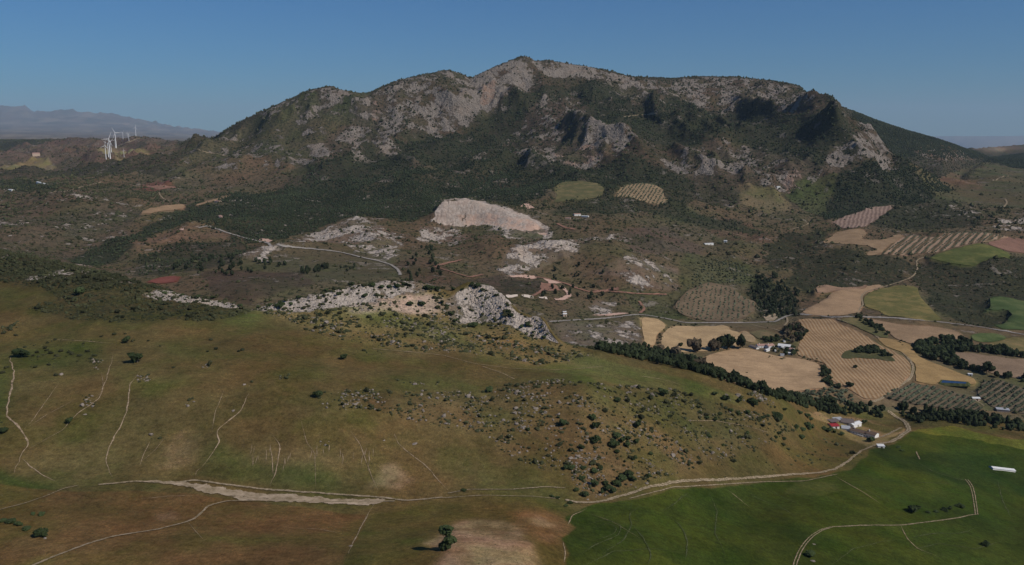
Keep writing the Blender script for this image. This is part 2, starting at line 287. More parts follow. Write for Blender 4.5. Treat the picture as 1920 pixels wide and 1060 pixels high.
# farmyard
cover([(1510,772),(1600,785),(1690,800),(1700,806),(1660,832),(1640,838),(1600,825),(1560,803),(1535,790)], (0, seg["gorge"] + 2), (0.27, 0.20, 0.135))
cover([(1620,790),(1690,800),(1690,806),(1665,812),(1640,806),(1618,798)], (0, seg["gorge"] + 2), (0.12, 0.11, 0.05))
COV[:_rn] *= np.where(inpoly(GREEN, UW, VW)[:_rn, :, None], np.array([1.14, 1.04, .62]), np.array([.80, .81, .60]))
cover([(660,580),(700,552),(760,548),(830,560),(830,585),(800,592),(730,580)], ZN, (0.36, 0.29, 0.22))
COV[:_rn] = np.stack([np.where(inpoly([(600,540),(860,540),(860,610),(600,610)], UW, VW)[:_rn], blur(COV[..., i], 12)[:_rn], COV[:_rn, :, i]) for i in range(3)], -1)
_g = inpoly(GREEN, UW, VW)[:_rn]
_a = fbm(XX[:_rn], YY[:_rn], 110, 6, 0.68, seed=171); _b2 = fbm(XX[:_rn] + 300, YY[:_rn], 70, 6, 0.68, seed=172); _c2 = fbm(XX[:_rn], YY[:_rn] * 0.6, 16, 4, 0.7, seed=173)
COV[:_rn] *= np.clip(1 + 0.55 * _a + 0.35 * _c2, 0.5, 1.7)[..., None]
_k = sstep(0.02, 0.22, _b2)[..., None] * np.where(_g, 0.7, 0.5)[..., None]
COV[:_rn] = COV[:_rn] * (1 - _k) + COV[:_rn] * np.where(_g[..., None], np.array([1.35, 1.18, 1.05]), np.array([.76, .98, .74])) * _k
_k = sstep(0.05, 0.25, -_b2)[..., None] * np.where(_g, 0.6, 0.22)[..., None]
COV[:_rn] = COV[:_rn] * (1 - _k) + COV[:_rn] * np.where(_g[..., None], np.array([.72, .82, .85]), np.array([1.22, 1.02, 1.05])) * _k
# crags on the crest
R1 = [[(268,548),(300,541),(340,543),(400,545),(440,552),(462,578),(400,577),(340,564),(290,556)],
      [(468,582),(478,560),(492,554),(520,548),(550,552),(570,540),(640,526),(700,522),(740,521),(775,528),(800,540),(790,556),(740,552),(700,562),(620,576),(545,588),(500,586)],
      [(835,565),(850,545),(880,530),(925,540),(945,558),(970,582),(1000,596),(1020,588),(1035,622),(1045,642),(1000,632),(960,612),(900,607),(860,607),(832,582)]]
for p in R1: cover(p, ZN, (0.16, 0.135, 0.095), rock=1.0, veg=0.12, shr=0.55, stn=0.2)
cover([(780,550),(840,545),(850,560),(830,585),(790,575)], ZN, rock=0.5)
cover([(1350,738),(1375,735),(1392,752),(1360,755)], ZN, rock=0.3)
# ---- middle distance
cover([(1160,430),(1240,425),(1330,460),(1300,490),(1230,480),(1180,470)], ZM, (0.108, 0.086, 0.062), veg=0.4, shr=0.7)
cover([(1320,400),(1420,420),(1440,450),(1360,450),(1310,425)], ZM, (0.125, 0.085, 0.056), veg=0.35, shr=0.6)
cover([(-BIG,340),(0,352),(230,360),(260,390),(210,440),(140,490),(-BIG,480)], (seg["gorge"], seg["scarp"] + 0.8), (0.105, 0.086, 0.056), veg=0.45, shr=1.0, rock=0.16)
cover([(440,470),(740,470),(760,520),(620,530),(480,530),(440,500)], ZM, (0.100, 0.088, 0.052), veg=0.3, shr=0.25)
cover([(380,510),(560,505),(600,530),(470,575),(400,550)], ZM, (0.085, 0.066, 0.046), veg=0.35, shr=0.3)
cover([(780,520),(960,515),(980,545),(930,560),(800,530)], ZM, (0.078, 0.066, 0.048), veg=0.4, shr=0.25)
cover([(940,520),(1010,528),(1045,540),(1000,553),(940,550)], ZM, (0.065, 0.058, 0.042), veg=0.5, shr=0.4)
cover([(740,490),(800,480),(860,520),(800,540),(750,520)], ZM, (0.105, 0.074, 0.05), veg=0.35, shr=0.6)
cover([(1300,470),(1400,480),(1440,520),(1360,530),(1300,550),(1280,520)], ZM, (0.09, 0.088, 0.045), veg=0.45, shr=0.6)
cover([(1150,545),(1300,530),(1330,600),(1200,590)], ZM, (0.085, 0.088, 0.045), veg=0.45, shr=0.6)
cover([(1180,600),(1300,600),(1480,600),(1700,600),(1980,630),(2300,660),(2300,800),(1900,790),(1600,765),(1480,740),(1340,705),(1200,665),(1130,650)], ZM, (0.13, 0.108, 0.062), veg=0.1, shr=0.12)
RM = [[(548,452),(620,424),(690,408),(740,428),(762,460),(742,484),(690,482),(640,466),(580,466)],
      [(785,420),(815,412),(862,415),(872,440),(842,458),(790,444)],
      [(925,505),(958,472),(1040,447),(1090,448),(1065,480),(1005,505),(945,520)],
      [(1095,505),(1180,475),(1280,505),(1275,530),(1180,535)], [(440,488),(448,470),(480,464),(505,478),(490,492)],
      [(1060,436),(1150,432),(1165,448),(1100,455)], [(185,522),(205,514),(246,517),(250,536),(215,528)], [(130,500),(150,490),(170,498),(160,508)],
      [(1050,612),(1120,600),(1190,602),(1200,640),(1130,655),(1070,650)], [(1110,565),(1150,562),(1150,585),(1110,590)],
      [(940,420),(1000,415),(1035,430),(1000,450),(950,445)]]
for i, p in enumerate(RM): cover(p, ZM, (0.15, 0.125, 0.088), rock=0.62 if i not in (3, 8) else 0.42, veg=0.3, shr=0.45)
cover([(812,404),(826,374),(885,371),(940,389),(1000,409),(1040,428),(1000,436),(940,421),(880,415),(830,412)], ZM, (0.2, 0.16, 0.12), rock=1.35, veg=0.0, shr=0.04, och=0.35)
cover([(850,395),(930,402),(1000,416),(1030,430),(1000,436),(940,421),(880,415)], ZM, och=1.0)
# right hills
MAQ = [[(1700,490),(1740,492),(1900,478),(2300,480),(2300,640),(1960,618),(1800,602),(1762,572),(1722,525)], [(1490,482),(1560,468),(1700,485),(1705,515),(1640,538),(1520,545),(1480,520)],
       [(1640,395),(1760,385),(1830,400),(1840,425),(1700,432),(1620,425)], [(1420,455),(1540,430),(1560,460),(1480,490),(1440,500)]]
for p in MAQ: cover(p, ZM, (0.065, 0.060, 0.036), veg=0.75, shr=1.1)
cover([(1410,520),(1450,515),(1500,550),(1490,590),(1440,595),(1415,570)], ZM, (0.06, 0.06, 0.036), veg=0.6, shr=0.5, wood=0.9)
cover([(1790,380),(1830,385),(1850,410),(1800,405)], ZM, rock=0.5)
cover([(1850,420),(1880,405),(2000,405),(2000,435),(1880,432)], ZM, rock=0.5)
# woods below the mountain
cover([(380,428),(440,393),(400,372),(470,360),(560,336),(700,300),(850,288),(960,298),(1110,330),(1040,352),(1010,375),(960,385),(900,368),(835,366),(815,395),(780,408),(690,405),(600,424),(545,442),(480,442),(420,430)], (seg["gorge"], seg["middle"]), (0.062, 0.058, 0.036), veg=0.75, wood=1.0, shr=0.0, rock=0.14)
cover([(130,490),(160,455),(240,430),(290,405),(380,380),(440,392),(400,415),(330,430),(240,470),(180,500)], (seg["gorge"], seg["woods_low"] + 0.8), (0.055, 0.056, 0.034), veg=0.8, wood=0.75, shr=0.2)
cover([(330,445),(430,432),(500,450),(450,475),(440,500),(300,515),(240,515),(260,480)], ZM, (0.068, 0.062, 0.04), veg=0.6, wood=0.35, shr=0.6)
cover([(240,460),(300,438),(400,420),(420,432),(330,450),(270,480)], ZM, (0.15, 0.11, 0.07), veg=0.4, shr=0.7)
cover([(1030,400),(1130,330),(1280,345),(1300,400),(1400,420),(1440,440),(1330,430),(1200,390),(1150,400)], ZA, (0.07, 0.066, 0.04), veg=0.7, wood=0.4, shr=0.5)
# ---- the mountain
cover([(400,260),(560,176),(640,166),(690,178),(650,250),(600,320),(500,330),(400,330),(330,300)], ZH, (0.090, 0.085, 0.050), veg=0.55, shr=0.45, rock=0.22)
cover([(330,300),(480,300),(560,310),(520,345),(400,362),(280,360),(300,330)], ZH, (0.115, 0.092, 0.058), veg=0.45, shr=0.5)
cover([(560,335),(600,300),(640,290),(760,258),(900,214),(985,170),(1080,148),(1180,165),(1270,190),(1520,205),(1560,190),(1600,240),(1560,330),(1470,280),(1300,262),(1180,232),(1150,222),(1000,262),(950,275),(1000,300),(1110,330),(900,300)], ZH, (0.052, 0.050, 0.033), veg=0.75, wood=0.42, shr=0.3)
cover([(990,200),(1090,165),(1110,230),(1010,260),(940,260)], ZH, (0.085, 0.070, 0.052), veg=0.6, rock=0.30, wood=0.15)
cover([(1000,300),(1180,300),(1300,330),(1300,350),(1110,340)], ZH, (0.05, 0.05, 0.032), veg=0.8, wood=0.6)
RH = [([(652,215),(662,198),(690,178),(740,154),(800,138),(845,131),(890,146),(880,200),(800,232),(720,252),(665,275),(650,245)], 0.66),
      ([(885,150),(930,124),(985,104),(1002,112),(1000,150),(985,172),(930,198),(880,212),(820,232),(800,225)], 0.98),
      ([(1002,112),(1080,120),(1180,142),(1210,160),(1150,152),(1080,138),(1010,140)], 1.0),
      ([(560,300),(600,262),(630,215),(655,218),(640,262),(650,300),(600,318)], 0.6), ([(600,165),(640,164),(630,190),(606,200)], 0.6),
      ([(1180,148),(1240,150),(1310,143),(1440,150),(1500,163),(1538,183),(1490,202),(1400,196),(1290,192),(1250,172)], 0.62),
      ([(948,274),(1000,262),(1040,264),(1090,244),(1150,220),(1178,230),(1182,268),(1150,298),(1060,304),(990,296)], 0.85),
      ([(1040,264),(1080,262),(1100,300),(1050,300)], 0.35),
      ([(1240,305),(1300,262),(1400,262),(1480,285),(1525,320),(1490,358),(1440,352),(1360,335),(1290,320)], 0.58),
      ([(1590,250),(1625,222),(1662,262),(1680,296),(1650,312),(1600,308),(1575,280)], 0.85), ([(1540,270),(1560,262),(1570,330),(1540,335)], 0.5),
      ([(1160,160),(1240,165),(1240,190),(1180,190)], 0.4), ([(705,284),(730,264),(748,278),(738,292),(715,292)], 0.9), ([(660,280),(690,290),(640,312)], 0.5),
      ([(770,305),(830,310),(820,322),(760,318)], 0.35), ([(1290,170),(1316,168),(1312,188),(1290,190)], 1.0)]
for p, r in RH: cover(p, ZH, (0.095, 0.078, 0.054), rock=r * 0.9, veg=0.45, wood=0.12, shr=0.38)
for p in ([(905,165),(935,150),(925,190),(900,195)], [(690,205),(700,192),(710,210),(690,222)], [(1470,345),(1500,325),(1515,330),(1490,358)], [(1030,290),(1100,268),(1150,285),(1060,302)]): cover(p, ZH, och=0.9)
cover([(1380,350),(1470,355),(1480,380),(1440,400),(1380,385)], (seg["rocks"], seg["upper"]), (0.15, 0.122, 0.07), veg=0.3, shr=0.45, wood=0)
cover([(1480,358),(1520,332),(1570,330),(1560,375),(1540,400),(1500,380)], (seg["rocks"], seg["upper"]), (0.075, 0.085, 0.04), veg=0.4, shr=0.5, wood=0.1)
cover([(1560,375),(1575,320),(1620,310),(1690,300),(1740,325),(1775,350),(1740,382),(1680,388),(1600,410),(1545,415),(1530,400)], (seg["rocks"], seg["under_top"]), (0.045, 0.045, 0.030), veg=0.85, wood=1.0, shr=0, rock=0.12)
cover([(1600,190),(1640,218),(1700,240),(1800,268),(1860,295),(1800,296),(1720,290),(1680,300),(1640,290),(1600,250)], (seg["upper"] + .5, 99), (0.030, 0.034, 0.028), veg=0.8, wood=0.9, rock=0.0)
cover([(1715,280),(1740,265),(1800,282),(1830,300),(1760,298)], (seg["middle"], 99), (0.17, 0.12, 0.085), rock=0.6, veg=0.3)
cover([(1700,300),(1850,300),(2300,320),(2300,400),(1880,390),(1760,370),(1720,320)], (seg["woods_low"], seg["under_top"]), (0.098, 0.092, 0.050), veg=0.35, shr=0.05)
cover([(1720,318),(1800,325),(1850,350),(1780,340)], (seg["woods_low"], seg["under_top"]), (0.135, 0.098, 0.06), veg=0.2)
cover([(1845,298),(1870,292),(1940,284),(2300,284),(2300,316),(1900,314),(1860,308)], (seg["upper"] - 0.4, seg["lee"] + .2), (0.026, 0.030, 0.026), veg=0.7, wood=0.9, rock=0.0, shr=0)
# left distance
cover([(-BIG,262),(40,262),(78,264),(60,278),(0,281),(-BIG,282)], (seg["middle"], 99), (0.05, 0.05, 0.04), veg=0.6)
cover([(78,264),(130,258),(250,257),(330,264),(340,275),(230,285),(130,282),(60,280)], (seg["middle"], seg["plain"]), (0.13, 0.092, 0.07), veg=0.25)
cover([(-BIG,302),(0,305),(60,300),(112,302),(70,312),(0,320),(-BIG,325)], (seg["woods_high"] - 0.2, seg["upper"]), (0.22, 0.19, 0.09), veg=0.05, shr=0)
cover([(-BIG,322),(0,318),(130,308),(230,300),(330,285),(330,262),(130,255),(0,280),(-BIG,285)], (seg["woods_high"] - 0.3, seg["top"]), (0.118, 0.088, 0.066), veg=0.35, shr=0.35)
cover([(-BIG,302),(0,305),(60,300),(112,302),(70,312),(0,320),(-BIG,325)], (seg["woods_high"] - 0.2, seg["upper"]), (0.20, 0.17, 0.085), veg=0.05, shr=0)
cover([(180,288),(230,283),(290,290),(220,296)], (seg["woods_high"], seg["under_top"]), (0.20, 0.18, 0.09), veg=0.05, shr=0)
cover([(-BIG,330),(0,333),(100,345),(110,365),(0,352),(-BIG,350)], (seg["rocks"], seg["middle"]), (0.065, 0.065, 0.04), veg=0.6, wood=0.3)
cover([(235,355),(300,340),(330,345),(290,358)], (seg["rocks"], seg["middle"]), (0.16, 0.075, 0.055), veg=0.2)

# fields: crisp outlines, draped sheets later; the ground is kept smooth under them
Z4 = lambda p: zc(1200, 560, 4.8, p)
Z5 = lambda p: zc(1520, 560, 4.8, p)
Z6 = lambda p: zc(1480, 380, 4.364, p)
Z2 = lambda p: zc(960, 340, 4.364, p)
Z3 = lambda p: zc(0, 250, 4.364, p)
FIELDS = [
 ("wheat_field", "wheat", (0.47, 0.325, 0.175), Z4([(0,175),(80,175),(170,190),(235,235),(220,270),(150,330),(125,410),(140,432),(22,430),(42,350),(12,240)])),
 ("wheat_field", "wheat", (0.43, 0.30, 0.165), Z4([(185,470),(190,390),(220,300),(290,250),(400,250),(520,260),(560,245),(640,255),(720,245),(770,240),(810,265),(800,285),(850,300),(900,310),(930,350),(945,395),(850,440),(640,470),(410,490),(280,490)])),
 ("wheat_field", "wheat", (0.42, 0.285, 0.165), Z4([(480,585),(560,535),(700,490),(850,455),(950,450),(1050,470),(1150,500),(1290,535),(1380,540),(1480,555),(1600,590),(1645,640),(1620,740),(1690,795),(1560,822),(1270,852),(1100,840),(1000,800),(870,770),(720,720),(600,660),(500,615)])),
 ("wheat_field", "wheat", (0.36, 0.26, 0.15), Z4([(905,300),(940,285),(1000,320),(1065,395),(1030,405),(950,390)])),
 ("meadow", "grass", (0.12, 0.105, 0.055), Z4([(985,305),(1110,285),(1240,320),(1200,345),(1090,372),(1060,365)])),
 ("vineyard", "rows_a", (0.35, 0.245, 0.145), Z4([(1405,195),(1500,185),(1740,190)]) + Z5([(260,235),(400,290),(500,345),(600,410),(650,440),(760,480),(850,540),(900,600),(905,660),(880,720),(800,790),(680,870),(560,905),(480,912),(420,870),(330,810),(290,790),(240,775),(190,745),(165,700),(170,640)]) + Z4([(1680,600),(1590,560),(1490,540),(1420,520),(1415,450),(1430,380),(1500,330),(1470,260)])),
 ("wheat_field", "rows_b", (0.40, 0.27, 0.165), Z6([(90,905),(160,860),(250,820),(330,770),(350,735),(430,720),(540,710),(620,710),(660,680),(760,670),(765,690),(700,715),(620,745),(580,780),(590,820),(600,860),(570,900),(520,915),(400,930),(200,925)])),
 ("fallow_field", "soil", (0.30, 0.195, 0.125), Z6([(200,700),(300,670),(400,700),(540,692),(650,668),(612,706),(440,718),(345,732),(220,750)])),
 ("meadow", "grass", (0.128, 0.118, 0.044), Z6([(600,790),(650,745),(740,710),(850,685),(960,680),(1050,690),(1045,730),(1090,800),(1150,860),(1250,960),(1180,975),(1000,950),(800,940),(740,890),(650,870),(615,850)])),
 ("fallow_field", "soil", (0.28, 0.19, 0.115), Z5([(490,175),(600,200),(760,230),(950,250),(1100,255),(1240,275),(1350,310),(1380,345),(1470,405),(1350,400),(1250,370),(1170,370),(1060,400),(960,420),(900,410),(780,370),(700,310),(600,240)])),
 ("stubble_field", "wheat", (0.33, 0.22, 0.10), Z5([(590,355),(740,370),(900,420),(930,490),(1050,570),(1150,600),(1300,660),(1450,720),(1500,740),(1480,785),(1350,760),(1180,740),(1090,780),(935,750),(950,650),(942,590),(885,530),(835,490),(655,425)])),
 ("fallow_field", "soil", (0.235, 0.165, 0.11), Z5([(1230,485),(1400,490),(1600,520),(1760,540),(1920,550),(2500,620),(2500,780),(1920,725),(1750,700),(1660,680),(1540,650),(1420,640),(1300,560)])),
 ("meadow", "grass", (0.075, 0.105, 0.038), Z5([(1430,330),(1550,315),(1680,320),(1760,350),(1740,380),(1620,395),(1520,390),(1440,370)])),
 ("meadow", "grass", (0.15, 0.125, 0.055), Z5([(1580,410),(1700,392),(1800,352),(1920,352),(2400,380),(2400,520),(1920,490),(1750,470),(1650,440)])),
 ("meadow", "grass", (0.065, 0.092, 0.034), Z6([(1630,780),(1700,770),(1830,785),(1920,810),(2500,850),(2500,1100),(1920,1040),(1750,1040),(1650,1005),(1760,990),(1830,920),(1800,880),(1570,880),(1660,860),(1640,810)])),
 ("meadow", "grass", (0.088, 0.100, 0.032), Z6([(1130,458),(1250,412),(1400,370),(1540,335),(1640,350),(1760,400),(1820,430),(1790,470),(1690,460),(1560,490),(1510,520),(1400,515),(1280,490)])),
 ("orchard_field", "rows_c", (0.33, 0.225, 0.15), Z6([(740,430),(820,360),(920,290),(990,270),(1180,290),(1230,280),(1290,255),(1450,245),(1620,250),(1700,265),(1820,280),(1620,320),(1460,345),(1360,365),(1220,410),(1100,420),(950,430)])),
 ("vineyard", "rows_d", (0.29, 0.205, 0.16), Z6([(350,165),(450,120),(560,85),(680,40),(860,25),(840,50),(780,90),(730,130),(620,200),(440,215)])),
 ("fallow_field", "soil", (0.27, 0.185, 0.11), Z6([(260,330),(400,240),(590,215),(640,250),(570,290),(620,310),(820,300),(850,265),(940,265),(915,292),(815,358),(735,428),(620,440),(640,400),(730,390),(680,360),(500,340)])),
 ("fallow_field", "soil", (0.22, 0.125, 0.09), Z6([(1600,335),(1800,290),(1920,300),(2500,310),(2500,460),(1920,420),(1750,390),(1640,345)])),
 ("meadow", "grass", (0.112, 0.105, 0.048), Z2([(330,70),(400,10),(560,0),(700,20),(760,60),(740,120),(640,150),(480,160),(330,180),(380,110)])),
 ("orchard_field", "soil", (0.27, 0.195, 0.115), Z2([(840,130),(900,40),(1000,25),(1150,20),(1230,60),(1240,130),(1290,160),(1240,200),(1160,195),(1080,170),(980,145)])),
 ("orchard_field", "soil", (0.165, 0.122, 0.078), [(1262,575),(1290,545),(1330,530),(1370,538),(1395,560),(1420,568),(1408,590),(1380,603),(1330,604),(1290,596)]),
 ("wheat_field", "wheat", (0.34, 0.225, 0.13), Z3([(1140,652),(1230,612),(1400,590),(1500,582),(1520,600),(1500,622),(1300,642),(1190,667)])),
 ("wheat_field", "wheat", (0.32, 0.215, 0.13), Z3([(1590,590),(1740,548),(1900,510),(1870,528),(1720,565),(1610,600)])),
 ("red_field", "soil", (0.20, 0.072, 0.055), [(272,530),(300,521),(330,518),(339,520),(332,529),(303,533)]),
 ("fallow_field", "soil", (0.135, 0.105, 0.070), Z5([(650,895),(760,825),(900,770),(1090,800),(1440,885),(1480,935),(1560,1005),(1500,1040),(1300,1010),(1000,965),(800,935)])),
 ("fallow_field", "soil", (0.145, 0.115, 0.078), Z5([(1490,860),(1560,745),(1700,735),(1920,820),(2500,960),(2500,1130),(1920,1040),(1650,990),(1540,905)])),
]
for f in FIELDS:
    m = inpoly(f[3], U0, V0, 3) & (SEGG > seg["crest"]) & (SEGG < seg["upper"])
    FLAT[m] = 1; VEG[m] = 0; SHR[m] = 0; WOOD[m] = 0; ROCK[m] = 0; COV[m] = f[2]
COV[_rn:] *= np.where(farz[_rn:], 1.0, 0.86)[..., None] if False else np.where((SEGG[_rn:] < seg["top"] + .6)[..., None], 0.86, 1.0)
ROCKB = blur(ROCK, 3); _mz = int(np.searchsorted(SEG, seg["gorge"])); ROCKB[_mz:] = blur(np.minimum(ROCK, 1.0), 9)[_mz:]; ROCKB = np.where(ROCK > 1.2, 1.35, ROCKB); _hz = int(np.searchsorted(SEG, seg["scarp"] + .5)); ROCKB[_hz:] = blur(ROCK, 22)[_hz:]
WOOD[_hz:] = blur(WOOD, 8)[_hz:]; FLATB = np.clip(blur(FLAT, 8) * 2.2, 0, 1)

# ------------------------------------------------------------------ relief
def lineval(vals):  # one number per line, along the mesh rows
    return np.interp(SEG, np.arange(len(LN)), vals)[:, None]
# amplitude of broad relief (m), by line
A_BROAD = lineval([1,1.2,1.6,3.0,3.0,2.4,1.6,3,3,10,22,18,3,16,30,46,52,16,6,20,16,40,300,200])
W1 = fbm(XX, YY, 500, 2, seed=21) * 60; W2 = fbm(XX, YY, 500, 2, seed=24) * 60
mount = sstep(seg["woods_low"] + 0.2, seg["woods_high"] + 0.5, SEGG) * (1 - sstep(seg["top"] - 0.3, seg["top"] + 1, SEGG))
hillm = sstep(seg["valley"], seg["hills"], SEGG) * (1 - mount)
nearm = (SEGG < seg["gorge"])
dz = A_BROAD * (1.0 * fbm(XX + W1, YY + W2, 260, 3, seed=30))
dz += np.where(nearm, 0, 1) * A_BROAD * (1.1 + 0.75 * mount) * (ridged(XX + W1, YY * 0.6 + W2, 330, 5, 0.58, seed=40) - 0.45)
dz += nearm * (2.2 * (ridged(XX + 0.3 * YY, YY * 0.35, 120, 3, 0.5, seed=52) - 0.4) + 0.9 * fbm(XX, YY, 40, 4, seed=50) + 0.5 * (ridged(XX, YY, 70, 3, seed=55) - 0.4))
skyl = 1 - 0.75 * np.exp(-((SEGG - seg["top"]) / 0.45) ** 2)
dz *= np.where(nearm, 1, skyl)
dz *= 1 - 0.75 * sstep(1640, 1730, U0) * (SEGG > seg["scarp"]) * (SEGG < seg["top"] + .5)
dist = np.clip(YY / 1800, 0.35, 2.0); SMO = blur((ROCK > 1.2).astype(float), 3); ROCKB = np.minimum(ROCKB, 1.1)
rk = ROCKB * dist * (1 - 0.85 * SMO) * np.where(SEGG < seg["gorge"], 0.7, 1.0)
dz += rk * skyl * (9 * (ridged(XX * 1.0 + W1 * 0.3, YY * 0.7, 85, 4, 0.6, seed=60) - 0.42) + 4.5 * (ridged(XX, YY, 26, 3, 0.6, seed=64) - 0.4))
dz += np.where(nearm, ROCKB, 0) * (2.0 * (ridged(XX, YY, 16, 3, 0.6, seed=66) - 0.35))
dz += (1 - FLATB) * np.where(nearm, 0, 1) * dist * 1.6 * fbm(XX, YY, 34, 4, seed=70)
far = SEGG > seg["lee"]
dz = np.where(far, (1 - 0.85 * sstep(1300, 1700, U0)) * A_BROAD * 1.6 * (fbm(XX, YY, 3500, 5, 0.55, seed=80) + 0.8 * (ridged(XX, YY, 2600, 5, seed=84) - 0.4)) * skyl, dz)
dz *= (1 - 0.9 * FLATB)
ZZ = Z0 + dz
EE = (ZZ - CAM_Z) / YY
UU, VV = se2uv(S[None, :] + 0 * EE, EE)
CUM = np.maximum.accumulate(np.vstack([np.full((1, NC), -9.0), EE[:-1]]), axis=0)
VIS = EE >= CUM - 0.002

# ---- lookups
DS = S[1] - S[0]
def ground(u, v, vmin=None):
    """first point of the ground seen along the bearing of photo pixel (u, v)"""
    s, e = uv2se(u, v); c = int(np.clip((float(s) - S[0]) / DS, 0, NC - 2)); t = (float(s) - S[c]) / DS
    prof = EE[:, c] * (1 - t) + EE[:, c + 1] * t; ly = LY[:, c] * (1 - t) + LY[:, c + 1] * t
    k = np.nonzero(prof >= e)[0]
    k = int(k[0]) if len(k) else int(np.argmax(prof))
    if k == 0: Y = math.exp(ly[0])
    else:
        a, b = prof[k - 1], prof[k]; q = (float(e) - a) / (b - a) if b > a else 1.0
        Y = math.exp(ly[k - 1] + np.clip(q, 0, 1) * (ly[k] - ly[k - 1]))
    x = float(s) * Y
    return np.array([x, Y, gz1(x, Y)])
def gz(x, y):
    x = np.asarray(x, float); y = np.maximum(np.asarray(y, float), 1.0); s = np.clip(x / y, S[0], S[-1] - 1e-6)
    c = np.clip(((s - S[0]) / DS).astype(int), 0, NC - 2); t = (s - S[c]) / DS; ly = np.log(y)
    def col(cc):
        lo = np.zeros(cc.shape, int); hi = np.full(cc.shape, NR - 1)
        for _ in range(11):
            mid = (lo + hi) // 2; g = LY[mid, cc] <= ly; lo = np.where(g, mid, lo); hi = np.where(g, hi, mid)
        lo = np.clip(lo, 0, NR - 2); q = np.clip((y - YY[lo, cc]) / (YY[lo + 1, cc] - YY[lo, cc]), 0, 1)
        return ZZ[lo, cc] * (1 - q) + ZZ[lo + 1, cc] * q
    return col(c) * (1 - t) + col(c + 1) * t
def gz1(x, y): return float(gz(np.array([x]), np.array([y]))[0])
# ------------------------------------------------------------------ materials
def mat(name):
    m = bpy.data.materials.new(name); m.use_nodes = True
    b = m.node_tree.nodes["Principled BSDF"]; b.inputs["Roughness"].default_value = 0.95
    b.inputs["Specular IOR Level"].default_value = 0.04
    return m, m.node_tree, b
def nd(t, typ, **k):
    n = t.nodes.new(typ)
    for a, x in k.items(): setattr(n, a, x)
    return n
def noise(t, vec, scale, detail=4, rough=0.55, dist=0.0):
    n = nd(t, "ShaderNodeTexNoise"); n.inputs["Scale"].default_value = scale; n.inputs["Detail"].default_value = detail
    n.inputs["Roughness"].default_value = rough; n.inputs["Distortion"].default_value = dist
    t.links.new(vec, n.inputs["Vector"]); return n.outputs["Fac"]
def rng(t, x, a, b, c, d, clamp=True, smooth=False):
    n = nd(t, "ShaderNodeMapRange"); n.clamp = clamp
    if smooth: n.interpolation_type = 'SMOOTHSTEP'
    for i, q in enumerate((a, b, c, d)): n.inputs[i + 1].default_value = q
    t.links.new(x, n.inputs[0]); return n.outputs[0]
def mth(t, op, a, b=None):
    n = nd(t, "ShaderNodeMath", operation=op)
    for i, x in enumerate((a, b)):
        if x is None: continue
        if isinstance(x, (int, float)): n.inputs[i].default_value = x
        else: t.links.new(x, n.inputs[i])
    return n.outputs[0]
def mixc(t, f, a, b, mode='MIX'):
    n = nd(t, "ShaderNodeMix", data_type='RGBA', blend_type=mode)
    for i, x in ((0, f), (6, a), (7, b)):
        if isinstance(x, (int, float)): n.inputs[i].default_value = x
        elif isinstance(x, tuple): n.inputs[i].default_value = (*x, 1)
        else: t.links.new(x, n.inputs[i])
    return n.outputs[2]
def attr(t, name):
    n = nd(t, "ShaderNodeAttribute", attribute_name=name); return n
def scalecol(t, c, f):  # colour times scalar
    n = nd(t, "ShaderNodeVectorMath", operation='SCALE'); t.links.new(c, n.inputs[0])
    if isinstance(f, (int, float)): n.inputs[3].default_value = f
    else: t.links.new(f, n.inputs[3])
    return n.outputs[0]
def mapping(t, vec, scale=(1,1,1), rot=(0,0,0)):
    n = nd(t, "ShaderNodeMapping"); n.inputs["Scale"].default_value = scale; n.inputs["Rotation"].default_value = rot
    t.links.new(vec, n.inputs[0]); return n.outputs[0]
def bump(t, b, h, strength, dist):
    n = nd(t, "ShaderNodeBump"); n.inputs["Strength"].default_value = strength; n.inputs["Distance"].default_value = dist
    t.links.new(h, n.inputs["Height"]); t.links.new(n.outputs[0], b.inputs["Normal"])

